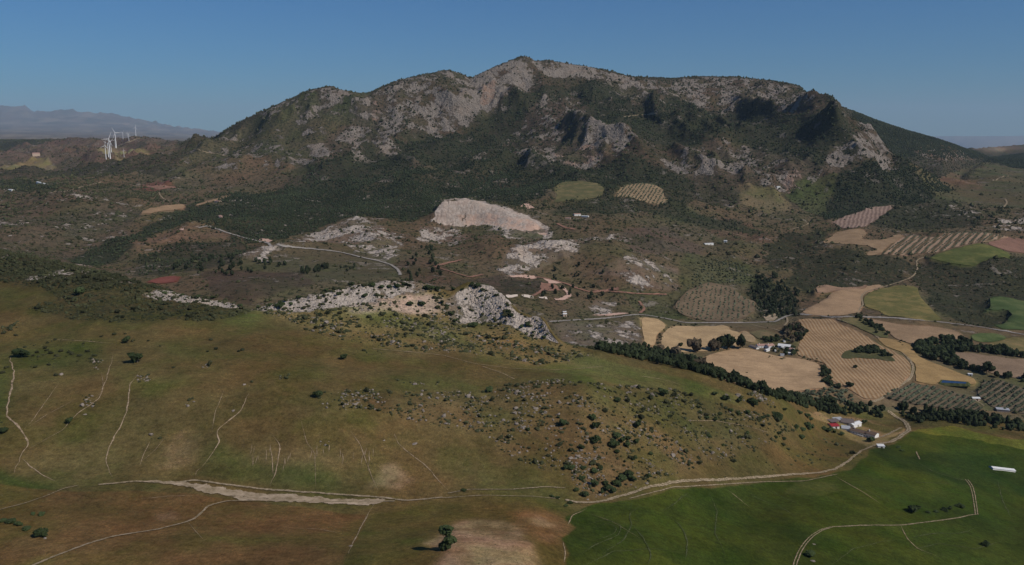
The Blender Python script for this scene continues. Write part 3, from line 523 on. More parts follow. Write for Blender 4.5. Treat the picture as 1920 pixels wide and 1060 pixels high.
def terrain_material(name, near, rockk=1.0):
    m, t, b = mat(name); P = nd(t, "ShaderNodeNewGeometry").outputs["Position"]
    cov = attr(t, "cover").outputs["Color"]; rock = attr(t, "rock").outputs["Fac"]; veg = attr(t, "veg").outputs["Fac"]; och = attr(t, "ochre").outputs["Fac"]
    k = 1.0 if near else 0.45
    broad = noise(t, P, 0.010 * (1 if near else 0.4), 5, 0.6)
    c = mixc(t, rng(t, broad, 0.38, 0.62, 0, 0.85), cov, mixc(t, 1.0, cov, (1.20, 0.95, 0.94), 'MULTIPLY'))
    grn = noise(t, P, 0.022 * k, 5, 0.6)
    c = mixc(t, rng(t, grn, 0.46, 0.64, 0, 0.65), c, mixc(t, 1.0, c, (0.66, 0.90, 0.62), 'MULTIPLY'))
    Ps = mapping(t, P, (0.7, 1.0, 1.0), (0, 0, 0.5))
    streak = noise(t, Ps, 0.30 * k, 6, 0.65)
    c = scalecol(t, c, rng(t, streak, 0.28, 0.72, 0.70, 1.32))
    fine = noise(t, P, 1.4 * k, 5, 0.7)
    c = scalecol(t, c, rng(t, fine, 0.3, 0.7, 0.66, 1.34))
    if near:
        grain = noise(t, mapping(t, P, (1.0, 0.5, 1.0), (0, 0, -0.2)), 0.7, 6, 0.72)
        c = scalecol(t, c, rng(t, grain, 0.35, 0.65, 0.78, 1.24))
        tuft = noise(t, P, 0.42, 5, 0.75); tuft2 = noise(t, mapping(t, P, (1, 1, 1), (0, 0, 1)), 0.22, 6, 0.75)
        c = mixc(t, rng(t, tuft, 0.56, 0.66, 0, 0.50), c, mixc(t, 1.0, c, (0.50, 0.62, 0.52), 'MULTIPLY'))
        c = mixc(t, rng(t, tuft2, 0.58, 0.70, 0, 0.55), c, mixc(t, 1.0, c, (1.6, 1.38, 1.30), 'MULTIPLY'))
        dry = noise(t, P, 0.05, 6, 0.68)
        c = mixc(t, rng(t, dry, 0.60, 0.74, 0, 0.45), c, mixc(t, 1.0, c, (1.55, 1.40, 1.35), 'MULTIPLY'))
    # low bushes and herbs too small to model
    sp = noise(t, P, 0.30 * k, 3, 0.6)
    th = mth(t, 'SUBTRACT', 0.70, mth(t, 'MULTIPLY', veg, 0.30))
    fac = mth(t, 'MULTIPLY', rng(t, mth(t, 'SUBTRACT', sp, th), 0.0, 0.05, 0, 0.85), rng(t, veg, 0, 0.08, 0, 1))
    c = mixc(t, fac, c, (0.034, 0.039, 0.022))
    # bare limestone
    rn = noise(t, mapping(t, P, (1, 1, 0.45)), 0.075 if near else (0.026 if rockk < 1 else 0.045), 9, 0.70)
    rf = mth(t, 'MULTIPLY', rng(t, mth(t, 'ADD', rock, mth(t, 'ADD', mth(t, 'MULTIPLY', mth(t, 'SUBTRACT', rn, 0.5), 3.2), mth(t, 'MULTIPLY', mth(t, 'SUBTRACT', noise(t, P, 0.011 * (1.6 if near else 1), 3, 0.6), 0.5), 2.6))), 0.50, 0.66, 0, 1), rng(t, rock, 0.05, 0.2, 0, 1))
    cr = nd(t, "ShaderNodeValToRGB"); e = cr.color_ramp.elements
    e[0].position = 0.25; e[0].color = (0.25, 0.21, 0.175, 1); e[1].position = 0.72; e[1].color = (0.53, 0.455, 0.39, 1)
    t.links.new(noise(t, mapping(t, P, (1, 1, 0.30)), 0.16 * (1.5 if near else 1), 8, 0.72), cr.inputs[0])
    rc = mixc(t, rng(t, noise(t, P, 0.018, 4, 0.6), 0.52, 0.72, 0, 0.45), cr.outputs[0], (0.44, 0.32, 0.235))
    rc = mixc(t, mth(t, 'MULTIPLY', och, rng(t, noise(t, mapping(t, P, (1, 1, 0.35)), 0.06, 5, 0.65), 0.35, 0.62, 0.1, 0.95)), rc, (0.52, 0.33, 0.235))
    vor = nd(t, "ShaderNodeTexVoronoi", feature='DISTANCE_TO_EDGE'); vor.inputs["Scale"].default_value = 0.24 if near else 0.09
    wv = nd(t, "ShaderNodeVectorMath", operation='ADD'); t.links.new(P, wv.inputs[0])
    nv = nd(t, "ShaderNodeTexNoise"); nv.inputs["Scale"].default_value = 0.2; t.links.new(P, nv.inputs["Vector"])
    sc_ = nd(t, "ShaderNodeVectorMath", operation='SCALE'); sc_.inputs[3].default_value = 7.0; t.links.new(nv.outputs["Color"], sc_.inputs[0])
    t.links.new(sc_.outputs[0], wv.inputs[1]); t.links.new(wv.outputs[0], vor.inputs["Vector"])
    rc = mixc(t, attr(t, "smooth").outputs["Fac"], rc, mixc(t, mth(t, 'MULTIPLY', och, rng(t, noise(t, mapping(t, P, (1, 1, 0.3)), 0.05, 5, 0.65), 0.38, 0.6, 0.05, 0.9)), scalecol(t, scalecol(t, cr.outputs[0], 1.02), rng(t, noise(t, mapping(t, P, (1, 1, 0.07)), 0.16, 5, 0.7), 0.36, 0.62, 0.62, 1.12)), (0.50, 0.335, 0.25)))
    c = mixc(t, rf, c, scalecol(t, rc, rockk))
    t.links.new(c, b.inputs["Base Color"])
    hb = mth(t, 'ADD', mth(t, 'MULTIPLY', fine, 0.25), mth(t, 'MULTIPLY', fac, 0.9))
    hr = mth(t, 'ADD', mth(t, 'MULTIPLY', rn, 2.2), mth(t, 'MULTIPLY', rng(t, vor.outputs["Distance"], 0, 0.25, 0, 1), 0.9))
    h = mth(t, 'ADD', hb, mth(t, 'MULTIPLY', hr, mth(t, 'MULTIPLY', mth(t, 'SUBTRACT', rf, mth(t, 'MULTIPLY', attr(t, 'smooth').outputs['Fac'], 0.8)), 1.3)))
    bump(t, b, h, 0.8, 1.0 if near else 2.6)
    return m
M_NEAR = terrain_material("hillside_ground", True)
M_MID = terrain_material("valley_ground", False)
M_HIGH = terrain_material("mountain_ground", False, 0.53)

def field_material(name, col, kind):
    m, t, b = mat(name); P = nd(t, "ShaderNodeNewGeometry").outputs["Position"]
    base = nd(t, "ShaderNodeRGB"); base.outputs[0].default_value = (*col, 1); c = base.outputs[0]
    br = noise(t, P, 0.018, 5, 0.62)
    c = mixc(t, rng(t, br, 0.4, 0.68, 0, 0.5), c, tuple(x * y for x, y in zip(col, (0.78, 0.86, 0.80) if kind == "grass" else (0.80, 0.78, 0.78))))
    h = noise(t, P, 1.1, 4, 0.6)
    c = scalecol(t, c, mth(t, 'MULTIPLY', rng(t, noise(t, P, 0.5, 6, 0.72), 0.3, 0.7, 0.72, 1.24), rng(t, noise(t, P, 0.035, 6, 0.72), 0.35, 0.65, 0.82, 1.16)))
    if kind == "grass":
        c = mixc(t, rng(t, noise(t, P, 0.030, 7, 0.74), 0.48, 0.60, 0, 0.8), c, tuple(min(1, x * y) for x, y in zip(col, (1.75, 1.45, 1.55))))
    if kind == "wheat":
        c = mixc(t, rng(t, noise(t, mapping(t, P, (0.4, 1, 1), (0, 0, 0.3)), 0.12, 6, 0.7), 0.50, 0.66, 0, 0.8), c, tuple(x * 0.66 for x in col))
        c = mixc(t, rng(t, noise(t, P, 0.35, 5, 0.75), 0.58, 0.68, 0, 0.5), c, tuple(x * 0.55 for x in col))
    if kind.startswith("rows"):
        rot, wl, dk = {"rows_a": (0.13, 5.2, (0.74, 0.64, 0.54)), "rows_b": (-0.75, 7.0, (0.74, 0.72, 0.66)), "rows_c": (0.62, 15.0, (0.30, 0.33, 0.26)), "rows_d": (0.45, 10.0, (0.62, 0.60, 0.60))}[kind]
        dv = nd(t, "ShaderNodeTexNoise"); dv.inputs["Scale"].default_value = 0.011; dv.inputs["Detail"].default_value = 2; t.links.new(P, dv.inputs["Vector"])
        ad = nd(t, "ShaderNodeVectorMath", operation='MULTIPLY_ADD'); t.links.new(dv.outputs["Color"], ad.inputs[0]); ad.inputs[1].default_value = (15, 15, 0); t.links.new(P, ad.inputs[2])
        sx = nd(t, "ShaderNodeSeparateXYZ"); t.links.new(mapping(t, ad.outputs[0], (1, 1, 1), (0, 0, rot)), sx.inputs[0])
        wv = mth(t, 'SINE', mth(t, 'MULTIPLY', sx.outputs[0], 2 * math.pi / wl))
        wv = mth(t, 'ADD', wv, mth(t, 'MULTIPLY', mth(t, 'SUBTRACT', noise(t, P, 0.35, 4, 0.7), 0.5), 2.4))
        c = mixc(t, rng(t, wv, -0.6, 0.7, 0.0, 0.95), c, mixc(t, 1.0, c, dk, 'MULTIPLY'))
        h = mth(t, 'ADD', h, mth(t, 'MULTIPLY', wv, 0.4))
    t.links.new(c, b.inputs["Base Color"]); bump(t, b, h, 0.7, 0.5)
    return m

def dirt_material(name, a, bcol, scale=0.35, strip=0.0):
    m, t, b = mat(name); P = nd(t, "ShaderNodeNewGeometry").outputs["Position"]
    c = mixc(t, rng(t, noise(t, P, scale, 6, 0.7), 0.35, 0.65, 0, 1), a, bcol)
    ac = attr(t, "across").outputs["Fac"]; ed = noise(t, P, 0.55, 5, 0.7)
    if strip:
        c = mixc(t, mth(t, 'MULTIPLY', rng(t, ac, 0.16, 0.42, strip, 0), rng(t, ed, 0.40, 0.55, 0, 1)), c, (0.10, 0.088, 0.042))
    # broken verges: the soil thins out towards the edge
    b.inputs["Alpha"].default_value = 1.0
    t.links.new(rng(t, mth(t, 'ADD', ac, mth(t, 'MULTIPLY', mth(t, 'SUBTRACT', ed, 0.5), 2.4)), 0.70, 0.95, 1, 0), b.inputs["Alpha"])
    t.links.new(c, b.inputs["Base Color"]); bump(t, b, noise(t, P, 1.5, 4), 0.6, 0.3)
    return m
M_TRACK = dirt_material("pale_dirt", (0.37, 0.29, 0.20), (0.25, 0.19, 0.12), strip=0.9)
M_WASH = dirt_material("washed_gravel", (0.43, 0.335, 0.24), (0.19, 0.145, 0.085), 0.16)
M_GULLY = dirt_material("gully_soil", (0.42, 0.315, 0.215), (0.17, 0.125, 0.07), 0.28)
M_ROAD = dirt_material("worn_asphalt", (0.30, 0.27, 0.24), (0.24, 0.215, 0.19), 0.1)
M_RED = dirt_material("red_dirt", (0.30, 0.16, 0.115), (0.17, 0.10, 0.07), 0.12)
M_PALE = dirt_material("white_rubble", (0.72, 0.62, 0.52), (0.55, 0.44, 0.36), 0.2)
M_PINK = dirt_material("pink_rubble", (0.55, 0.38, 0.30), (0.42, 0.26, 0.20), 0.15)

def leaf_material(name, a, bcol, rough=0.75):
    m, t, b = mat(name); P = nd(t, "ShaderNodeNewGeometry").outputs["Position"]
    oi = nd(t, "ShaderNodeObjectInfo").outputs["Random"]; va = attr(t, "tint").outputs["Fac"]
    c = mixc(t, rng(t, noise(t, P, 0.12, 3), 0.3, 0.7, 0, 1), a, bcol)
    c = scalecol(t, c, rng(t, noise(t, P, 0.007, 4, 0.65), 0.35, 0.65, 0.72, 1.3))
    c = scalecol(t, c, rng(t, mth(t, 'ADD', oi, va), 0, 1.6, 0.55, 1.55))
    t.links.new(c, b.inputs["Base Color"]); b.inputs["Roughness"].default_value = rough
    return m
L_OAK = leaf_material("oak_leaves", (0.030, 0.042, 0.018), (0.042, 0.056, 0.022))
L_PINE = leaf_material("pine_needles", (0.017, 0.024, 0.014), (0.032, 0.038, 0.019))
L_SHRUB = leaf_material("shrub_leaves", (0.026, 0.031, 0.015), (0.048, 0.047, 0.023))
L_OLIVE = leaf_material("olive_leaves", (0.060, 0.070, 0.042), (0.080, 0.088, 0.056))
L_RIVER = leaf_material("riverside_leaves", (0.018, 0.025, 0.012), (0.030, 0.038, 0.017))
L_TUFT = leaf_material("grass_tussocks", (0.085, 0.078, 0.036), (0.060, 0.066, 0.030))
L_DRY = leaf_material("dry_leaves", (0.085, 0.062, 0.042), (0.060, 0.052, 0.032))
M_BARK, _t, _b = mat("bark"); _b.inputs["Base Color"].default_value = (0.11, 0.085, 0.065, 1)
_P = nd(_t, "ShaderNodeNewGeometry").outputs["Position"]
_t.links.new(mixc(_t, noise(_t, _P, 2.0), (0.07, 0.052, 0.04), (0.16, 0.13, 0.10)), _b.inputs["Base Color"])
def stone_material():
    m, t, b = mat("limestone"); P = nd(t, "ShaderNodeNewGeometry").outputs["Position"]
    oi = nd(t, "ShaderNodeObjectInfo").outputs["Random"]; va = attr(t, "tint").outputs["Fac"]
    c = mixc(t, rng(t, noise(t, P, 0.9, 6, 0.7), 0.3, 0.7, 0, 1), (0.16, 0.132, 0.11), (0.33, 0.28, 0.235))
    c = scalecol(t, c, rng(t, mth(t, 'ADD', oi, va), 0, 1.6, 0.70, 1.15))
    t.links.new(c, b.inputs["Base Color"]); bump(t, b, noise(t, P, 1.5, 6, 0.7), 0.8, 0.5)
    return m
M_STONE = stone_material()

# ------------------------------------------------------------------ the ground itself
def terrain_piece(name, r0, r1, m):
    n = r1 - r0 + 1
    v = np.stack([XX[r0:r1 + 1], YY[r0:r1 + 1], ZZ[r0:r1 + 1]], -1).reshape(-1, 3)
    i = np.arange((n - 1) * NC).reshape(n - 1, NC)[:, :-1].reshape(-1)
    f = np.stack([i, i + 1, i + NC + 1, i + NC], 1)
    me = mesh_np(name, v, f, [m])
    cattr(me, "cover", COVB[r0:r1 + 1].reshape(-1, 3))
    for a, x in (("rock", ROCKB), ("veg", VEGB), ("ochre", OCH), ("smooth", SMO)): fattr(me, a, x[r0:r1 + 1])
    return setp(link(name, me), "structure")
COVB = np.stack([blur(COV[..., i], 1) for i in range(3)], -1); VEGB = blur(VEG, 2)
def row_of(x): return int(np.searchsorted(SEG, x))
ra, rb, rc_ = row_of(seg["gorge"]), row_of(seg["woods_low"] + 0.3), row_of(seg["lee"])
terrain_piece("hillside", 0, ra, M_NEAR)
terrain_piece("valley", ra, rb, M_MID)
terrain_piece("mountain", rb, rc_, M_HIGH)
terrain_piece("far_hills", rc_, NR - 1, M_MID)
# ------------------------------------------------------------------ fields draped over the valley
from mathutils.geometry import delaunay_2d_cdt
FCOUNT = {}
_fm = {}
def field_sheet(name, kind, col, poly, up=0.0):
    pts = []
    n = len(poly)
    for i in range(n):
        (ax, ay), (bx, by) = poly[i], poly[(i + 1) % n]
        L = math.hypot(bx - ax, by - ay); k = max(1, int(L / 5))
        for j in range(k): pts.append((ax + (bx - ax) * j / k, ay + (by - ay) * j / k))
    g = np.array([ground(u, v)[:2] for u, v in pts])
    for _ in range(2): g = 0.5 * g + 0.25 * (np.roll(g, 1, 0) + np.roll(g, -1, 0))
    dist_ = np.median(g[:, 1]); wob = dist_ * 0.0016
    g[:, 0] += wob * fbm(g[:, 0], g[:, 1], 25, 3, seed=5) * 2; g[:, 1] += wob * fbm(g[:, 0] + 99, g[:, 1], 25, 3, seed=6) * 4
    st = max(6.0, dist_ * 0.008)
    xs = np.arange(g[:, 0].min(), g[:, 0].max(), st); ys = np.arange(g[:, 1].min(), g[:, 1].max(), st)
    gx, gy = np.meshgrid(xs, ys); gx = gx.ravel() + RS.uniform(-.2, .2, gx.size) * st; gy = gy.ravel() + RS.uniform(-.2, .2, gy.size) * st
    m = inpoly(g, gx, gy)
    P2 = np.concatenate([g, np.stack([gx[m], gy[m]], 1)])
    nb = len(g)
    vo, ed, fa, *_ = delaunay_2d_cdt([Vector(p) for p in P2], [(i, (i + 1) % nb) for i in range(nb)], [list(range(nb))], 2, 1e-4)
    v = np.array([(p.x, p.y) for p in vo]); z = gz(v[:, 0], v[:, 1]) + 0.35 + up + dist_ * 0.0004
    # stay above the ground between the corners too
    f3 = np.array([f for f in fa if len(f) == 3])
    cz = gz(v[f3].mean(1)[:, 0], v[f3].mean(1)[:, 1]) + 0.15; lift = np.maximum(0, cz - z[f3].mean(1))
    np.maximum.at(z, f3.ravel(), (z[f3] + lift[:, None]).ravel())
    key = (kind, col)
    if key not in _fm: _fm[key] = field_material(name, col, kind)
    v3 = np.stack([v[:, 0], v[:, 1], z], 1)
    a, b_, c = v3[f3[:, 0]], v3[f3[:, 1]], v3[f3[:, 2]]
    flip = np.cross(b_ - a, c - a)[:, 2] < 0; f3[flip] = f3[flip][:, ::-1]
    return setp(link(name, mesh_np(name, v3, f3, [_fm[key]])), "structure")
for f in FIELDS: field_sheet(*f)
field_sheet("grass_island", "grass", (0.075, 0.075, 0.034), Z5([(258,542),(285,495),(360,465),(550,440),(640,470),(720,525),(772,568),(700,566),(580,545),(420,545)]), 0.45)
field_sheet("grass_verge", "grass", (0.105, 0.098, 0.044), Z5([(255,195),(360,170),(440,165),(530,225),(640,275),(715,345),(690,370),(600,345),(500,300),(400,250),(320,220)]), 0.2)

# ------------------------------------------------------------------ tracks, roads and gullies: ribbons on the ground
def ribbon(name, pts, width, m, z=0.35, jit=0.25, taper=False, step=4.0):
    q = []
    for (ax, ay), (bx, by) in zip(pts[:-1], pts[1:]):
        k = max(1, int(math.hypot(bx - ax, by - ay) / step))
        for j in range(k): q.append((ax + (bx - ax) * j / k, ay + (by - ay) * j / k))
    q.append(pts[-1])
    g = np.array([ground(u, v)[:2] for u, v in q])
    for _ in range(2): g[1:-1] = 0.5 * g[1:-1] + 0.25 * (g[2:] + g[:-2])
    # even spacing on the ground
    d = np.concatenate([[0], np.cumsum(np.linalg.norm(np.diff(g, axis=0), axis=1))])
    n = max(4, int(d[-1] / max(1.6, np.median(g[:, 1]) * 0.004))); dd = np.linspace(0, d[-1], n)
    g = np.stack([np.interp(dd, d, g[:, 0]), np.interp(dd, d, g[:, 1])], 1)
    T = np.gradient(g, axis=0); T /= np.linalg.norm(T, axis=1)[:, None] + 1e-9; N = np.stack([-T[:, 1], T[:, 0]], 1)
    j1 = 1 + jit * 2 * fbm(g[:, 0], g[:, 1], 7, 3, seed=91); j2 = 1 + jit * 2 * fbm(g[:, 0] + 50, g[:, 1], 7, 3, seed=92)
    if taper:
        tp = np.clip(np.minimum(dd, d[-1] - dd) / (0.25 * d[-1]), 0.25, 1); j1 = j1 * tp; j2 = j2 * tp
    wl = width / 2
    g = g + N * (jit * 1.2 * width * fbm(g[:, 0], g[:, 1], 12, 2, seed=95))[:, None]
    lt = g + N * (wl * j1)[:, None]; rt = g - N * (wl * j2)[:, None]
    v = np.stack([lt, g, rt], 1).reshape(-1, 2)
    zz = gz(v[:, 0], v[:, 1]) + z + 0.0003 * v[:, 1]
    i = np.arange(n - 1) * 3
    f = np.concatenate([np.stack([i, i + 1, i + 4, i + 3], 1), np.stack([i + 1, i + 2, i + 5, i + 4], 1)])[:, ::-1]
    me = mesh_np(name, np.stack([v[:, 0], v[:, 1], zz], 1), f, [m]); fattr(me, "across", np.tile([1.0, 0.0, 1.0], n))
    return setp(link(name, me), "structure")
GUL = [([(25,660),(18,673),(27,697),(23,720),(17,750),(12,777),(27,793),(45,810),(52,833),(37,860),(28,887)], 1.7),
 ([(43,862),(60,877),(73,888),(103,903)], 1.0), ([(213,667),(203,700),(187,747),(180,753),(143,777),(117,807),(85,825),(53,843)], 0.9),
 ([(263,697),(245,720),(240,750),(240,760),(230,793),(203,843),(198,860),(203,880),(210,895)], 1.2), ([(283,827),(270,850),(263,873)], 0.6), ([(311,820),(290,845),(266,866)], 0.4),
 ([(468,737),(450,773),(405,810),(413,827),(397,853),(377,877)], 1.0), ([(420,733),(403,775),(397,810)], 0.45), ([(377,877),(367,885),(367,893)], 0.6),
 ([(512,817),(525,837),(520,877),(507,912)], 0.9), ([(507,840),(512,870),(512,890)], 0.6), ([(740,815),(745,830),(757,843),(797,873),(820,898),(840,920)], 1.0),
 ([(658,810),(677,837),(690,877),(708,920)], 0.5), ([(692,860),(690,885)], 0.35), ([(565,790),(575,830),(590,850),(592,915)], 0.35), ([(212,645),(160,640),(90,637)], 0.8), ([(110,720),(60,790),(45,806)], 0.5),
 ([(150,745),(85,780),(55,800)], 0.45), ([(190,700),(195,730),(180,748)], 0.4), ([(700,948),(688,968),(672,1000),(660,1022),(652,1040)], 0.9), ([(530,990),(600,993),(645,1003)], 0.5), ([(352,980),(370,1000),(380,1012)], 0.4),
 ([(265,936),(320,931),(370,930)], 0.5), ([(1110,965),(1150,980),(1200,1010)], 0.4), ([(1365,920),(1385,935),(1405,952)], 0.7), ([(1065,985),(1072,968),(1100,955)], 0.8), ([(1055,1015),(1060,1035),(1058,1055)], 0.6)]
for p, wd in GUL: ribbon("eroded_gully", p, wd * 0.72, M_GULLY, 0.15, 0.8, True)
_r = np.random.RandomState(77)
for k in range(26):
    u0, v0 = _r.uniform(470, 700), _r.uniform(832, 862); L = _r.uniform(8, 24)
    ribbon("eroded_gully", [(u0, v0), (u0 + _r.uniform(-3, 3), v0 + L * .5), (u0 + _r.uniform(-5, 3), v0 + L)], _r.uniform(.2, .5), M_GULLY, 0.12, 0.9, True)
TRK = [("dirt_track", [(185,910),(250,904),(333,906),(367,901),(433,911),(500,919),(633,928),(720,934),(760,940),(830,934)], 2.2, M_TRACK),
 ("dirt_track", [(0,957),(50,944),(90,930),(120,917),(145,912)], 0.9, M_TRACK),
 ("dirt_track", [(740,941),(640,942),(500,940),(427,940),(392,949),(367,973),(350,980),(300,993),(213,1007),(167,1020),(107,1043),(67,1060),(0,1085)], 1.7, M_TRACK),
 ("dirt_track", [(1060,938),(1085,944),(1120,943),(1180,927),(1220,913),(1280,903),(1380,899),(1480,891),(1540,887),(1568,880),(1590,866),(1615,846),(1640,836)], 3.2, M_TRACK),
 ("dirt_track", [(840,926),(880,919),(960,919),(1020,914),(1060,916)], 1.2, M_TRACK), ("dirt_track", [(830,935),(900,930),(1000,932),(1050,937)], 0.9, M_TRACK),
 ("dirt_track", [(1180,936),(1260,915),(1330,911),(1420,905),(1510,903),(1570,890)], 1.1, M_TRACK),
 ("farm_road", [(1640,836),(1672,829),(1695,815),(1706,806),(1698,794),(1688,785),(1675,778),(1664,772)], 6.0, M_TRACK),
 ("farm_road", [(1632,826),(1660,818),(1690,803)], 3.5, M_TRACK),
 ("farm_road", [(1636,754),(1655,748),(1672,735),(1690,722),(1706,712),(1714,692),(1706,674),(1690,659),(1660,645),(1640,628),(1600,610),(1580,603),(1568,598),(1580,596)], 4.2, M_TRACK),
 ("country_road", [(1030,604),(1060,602),(1130,598),(1165,594),(1200,590),(1240,596),(1285,606),(1340,606),(1400,606),(1455,604),(1468,596),(1485,590),(1530,591),(1560,596),(1600,594),(1680,597),(1760,604),(1840,614),(1920,628),(2060,655)], 5.2, M_ROAD),
 ("dirt_track", [(1609,592),(1610,581),(1620,572),(1613,558),(1622,549),(1650,540),(1685,531),(1712,520),(1722,502),(1716,492),(1722,486),(1733,484)], 4.0, M_TRACK),
 ("country_road", [(488,453),(520,462),(600,469),(640,474),(680,484),(710,490),(735,498),(748,508),(750,517)], 5.5, M_ROAD),
 ("country_road", [(372,428),(390,424),(405,430),(425,437),(445,443),(490,455)], 5.0, M_ROAD),
 ("red_track", [(815,500),(840,494),(866,488)], 5, M_RED), ("red_track", [(815,501),(835,507),(860,515),(880,521),(905,516)], 5, M_RED),
 ("quarry_track", [(1003,520),(1030,524),(1060,532),(1085,543),(1110,549),(1140,546),(1160,542)], 6, M_RED), ("quarry_track", [(1052,538),(1066,550),(1070,554),(1052,564),(1040,562)], 7, M_PINK),
 ("quarry_track", [(1000,556),(1010,550),(1020,542)], 5, M_RED), ("red_track", [(1110,545),(1150,548),(1200,552),(1250,553)], 3, M_RED), ("red_track", [(1198,566),(1210,580),(1200,588)], 4, M_RED),
 ("red_track", [(1045,420),(1060,428),(1078,431)], 6, M_RED),
 ("dirt_track", [(700,655),(760,660),(830,667),(890,683),(960,692),(1060,695),(1130,688)], 0.9, M_GULLY), ("dirt_track", [(905,688),(940,700),(965,712)], 0.9, M_GULLY),
 ("dirt_track", [(1200,706),(1240,712),(1275,722)], 0.7, M_GULLY), ("dirt_track", [(1290,790),(1340,790),(1400,800),(1440,812)], 0.6, M_GULLY),
 ("dirt_track", [(110,362),(170,348),(190,342)], 5, M_TRACK), ("dirt_track", [(60,368),(100,362),(115,358)], 4, M_TRACK), ("dirt_track", [(240,345),(252,350),(300,354)], 4, M_TRACK), ("dirt_track", [(298,362),(302,372),(318,378)], 5, M_TRACK),
 ("dirt_track", [(365,280),(385,286),(430,294)], 5, M_TRACK), ("dirt_track", [(1170,220),(1200,216),(1232,214)], 6, M_TRACK), ("dirt_track", [(1480,432),(1510,424),(1518,418)], 4, M_TRACK),
 ("dirt_track", [(1410,610),(1440,616),(1455,618),(1470,625)], 3, M_TRACK), ("dirt_track", [(1475,596),(1478,606),(1470,612)], 4, M_TRACK), ("dirt_track", [(1350,432),(1400,446)], 3, M_TRACK),
 ("dirt_track", [(1880,392),(1890,380),(1884,374)], 6, M_TRACK), ("dirt_track", [(1862,340),(1875,334),(1890,330)], 7, M_TRACK), ("dirt_track", [(1820,428),(1835,432),(1850,434)], 4, M_TRACK),
 ("dirt_track", [(1730,745),(1790,748),(1830,752),(1845,762)], 2.5, M_TRACK), ("dirt_track", [(205,276),(235,270),(250,264),(262,260)], 14, M_TRACK)]
for nm, p, wd, m in TRK: ribbon(nm, p, wd * (1.35 if m in (M_RED, M_PINK) else 1.1 if m is M_ROAD else 0.8), m, 0.35 if p[0][1] > 600 else 0.8, 0.45 if m is M_GULLY else 0.26)
def twin(name, p, gap, wd):   # wheel ruts
    for k in (-1, 1):
        ribbon(name, [(u + k * gap, v) for u, v in p], wd, M_TRACK, 0.3, 0.2)
twin("wheel_ruts", [(1490,1062),(1497,1040),(1508,1022),(1522,1006),(1540,995),(1560,989)], 3.0, 0.55)
twin("wheel_ruts", [(1831,966),(1829,950),(1826,930),(1822,912),(1812,900)], 2.2, 0.7)
ribbon("wheel_ruts", [(1560,989),(1620,986),(1690,986),(1740,980),(1790,973),(1831,965)], 1.0, M_TRACK, 0.3, 0.25)
ribbon("wheel_ruts", [(1566,894),(1590,908),(1620,925),(1650,945)], 0.6, M_GULLY, 0.3, 0.4, True)
ribbon("wheel_ruts", [(1690,988),(1700,1010),(1720,1030),(1760,1045)], 0.6, M_GULLY, 0.3, 0.4, True)
ribbon("wheel_ruts", [(1718,848),(1724,862)], 1.2, M_TRACK, 0.3, 0.3)

M_CROP = dirt_material("trampled_crop", (0.110, 0.115, 0.052), (0.030, 0.042, 0.015), 0.25)
for p, wd in (([(1100,985),(1135,975),(1165,985),(1160,1005),(1120,1020),(1090,1040)],.5),([(1112,990),(1140,982),(1158,990),(1150,1003),(1118,1014)],.4),([(1130,1040),(1170,1012),(1185,985),(1180,965),(1200,950)],.5),([(1185,985),(1210,1015),(1220,1040),(1215,1060)],.45),([(1240,960),(1265,945),(1290,925)],.5),
    ([(1250,965),(1275,985),(1290,1015),(1285,1050)],.5),([(1330,925),(1345,960),(1340,1000),(1360,1040)],.45),([(1390,915),(1420,935),(1470,955),(1500,975)],.4),([(1430,912),(1470,935),(1510,950)],.4),([(1600,905),(1650,935),(1690,955)],.6),([(1590,890),(1640,900),(1720,905),(1790,908)],.5),([(1718,866),(1750,885),(1790,898),(1830,905)],.7),([(1700,1010),(1760,1000),(1800,1002),(1830,990)],.6),([(1700,1035),(1760,1020),(1830,1030),(1880,1015)],.5),([(1870,900),(1880,940),(1900,980)],.5),([(1560,1060),(1600,1030),(1660,1015),(1700,1012)],.4),([(1100,1060),(1150,1035),(1230,1030),(1320,1045)],.4)):
    ribbon("wheel_ruts", p, wd * 1.5, M_CROP, 0.2, 0.7, True)
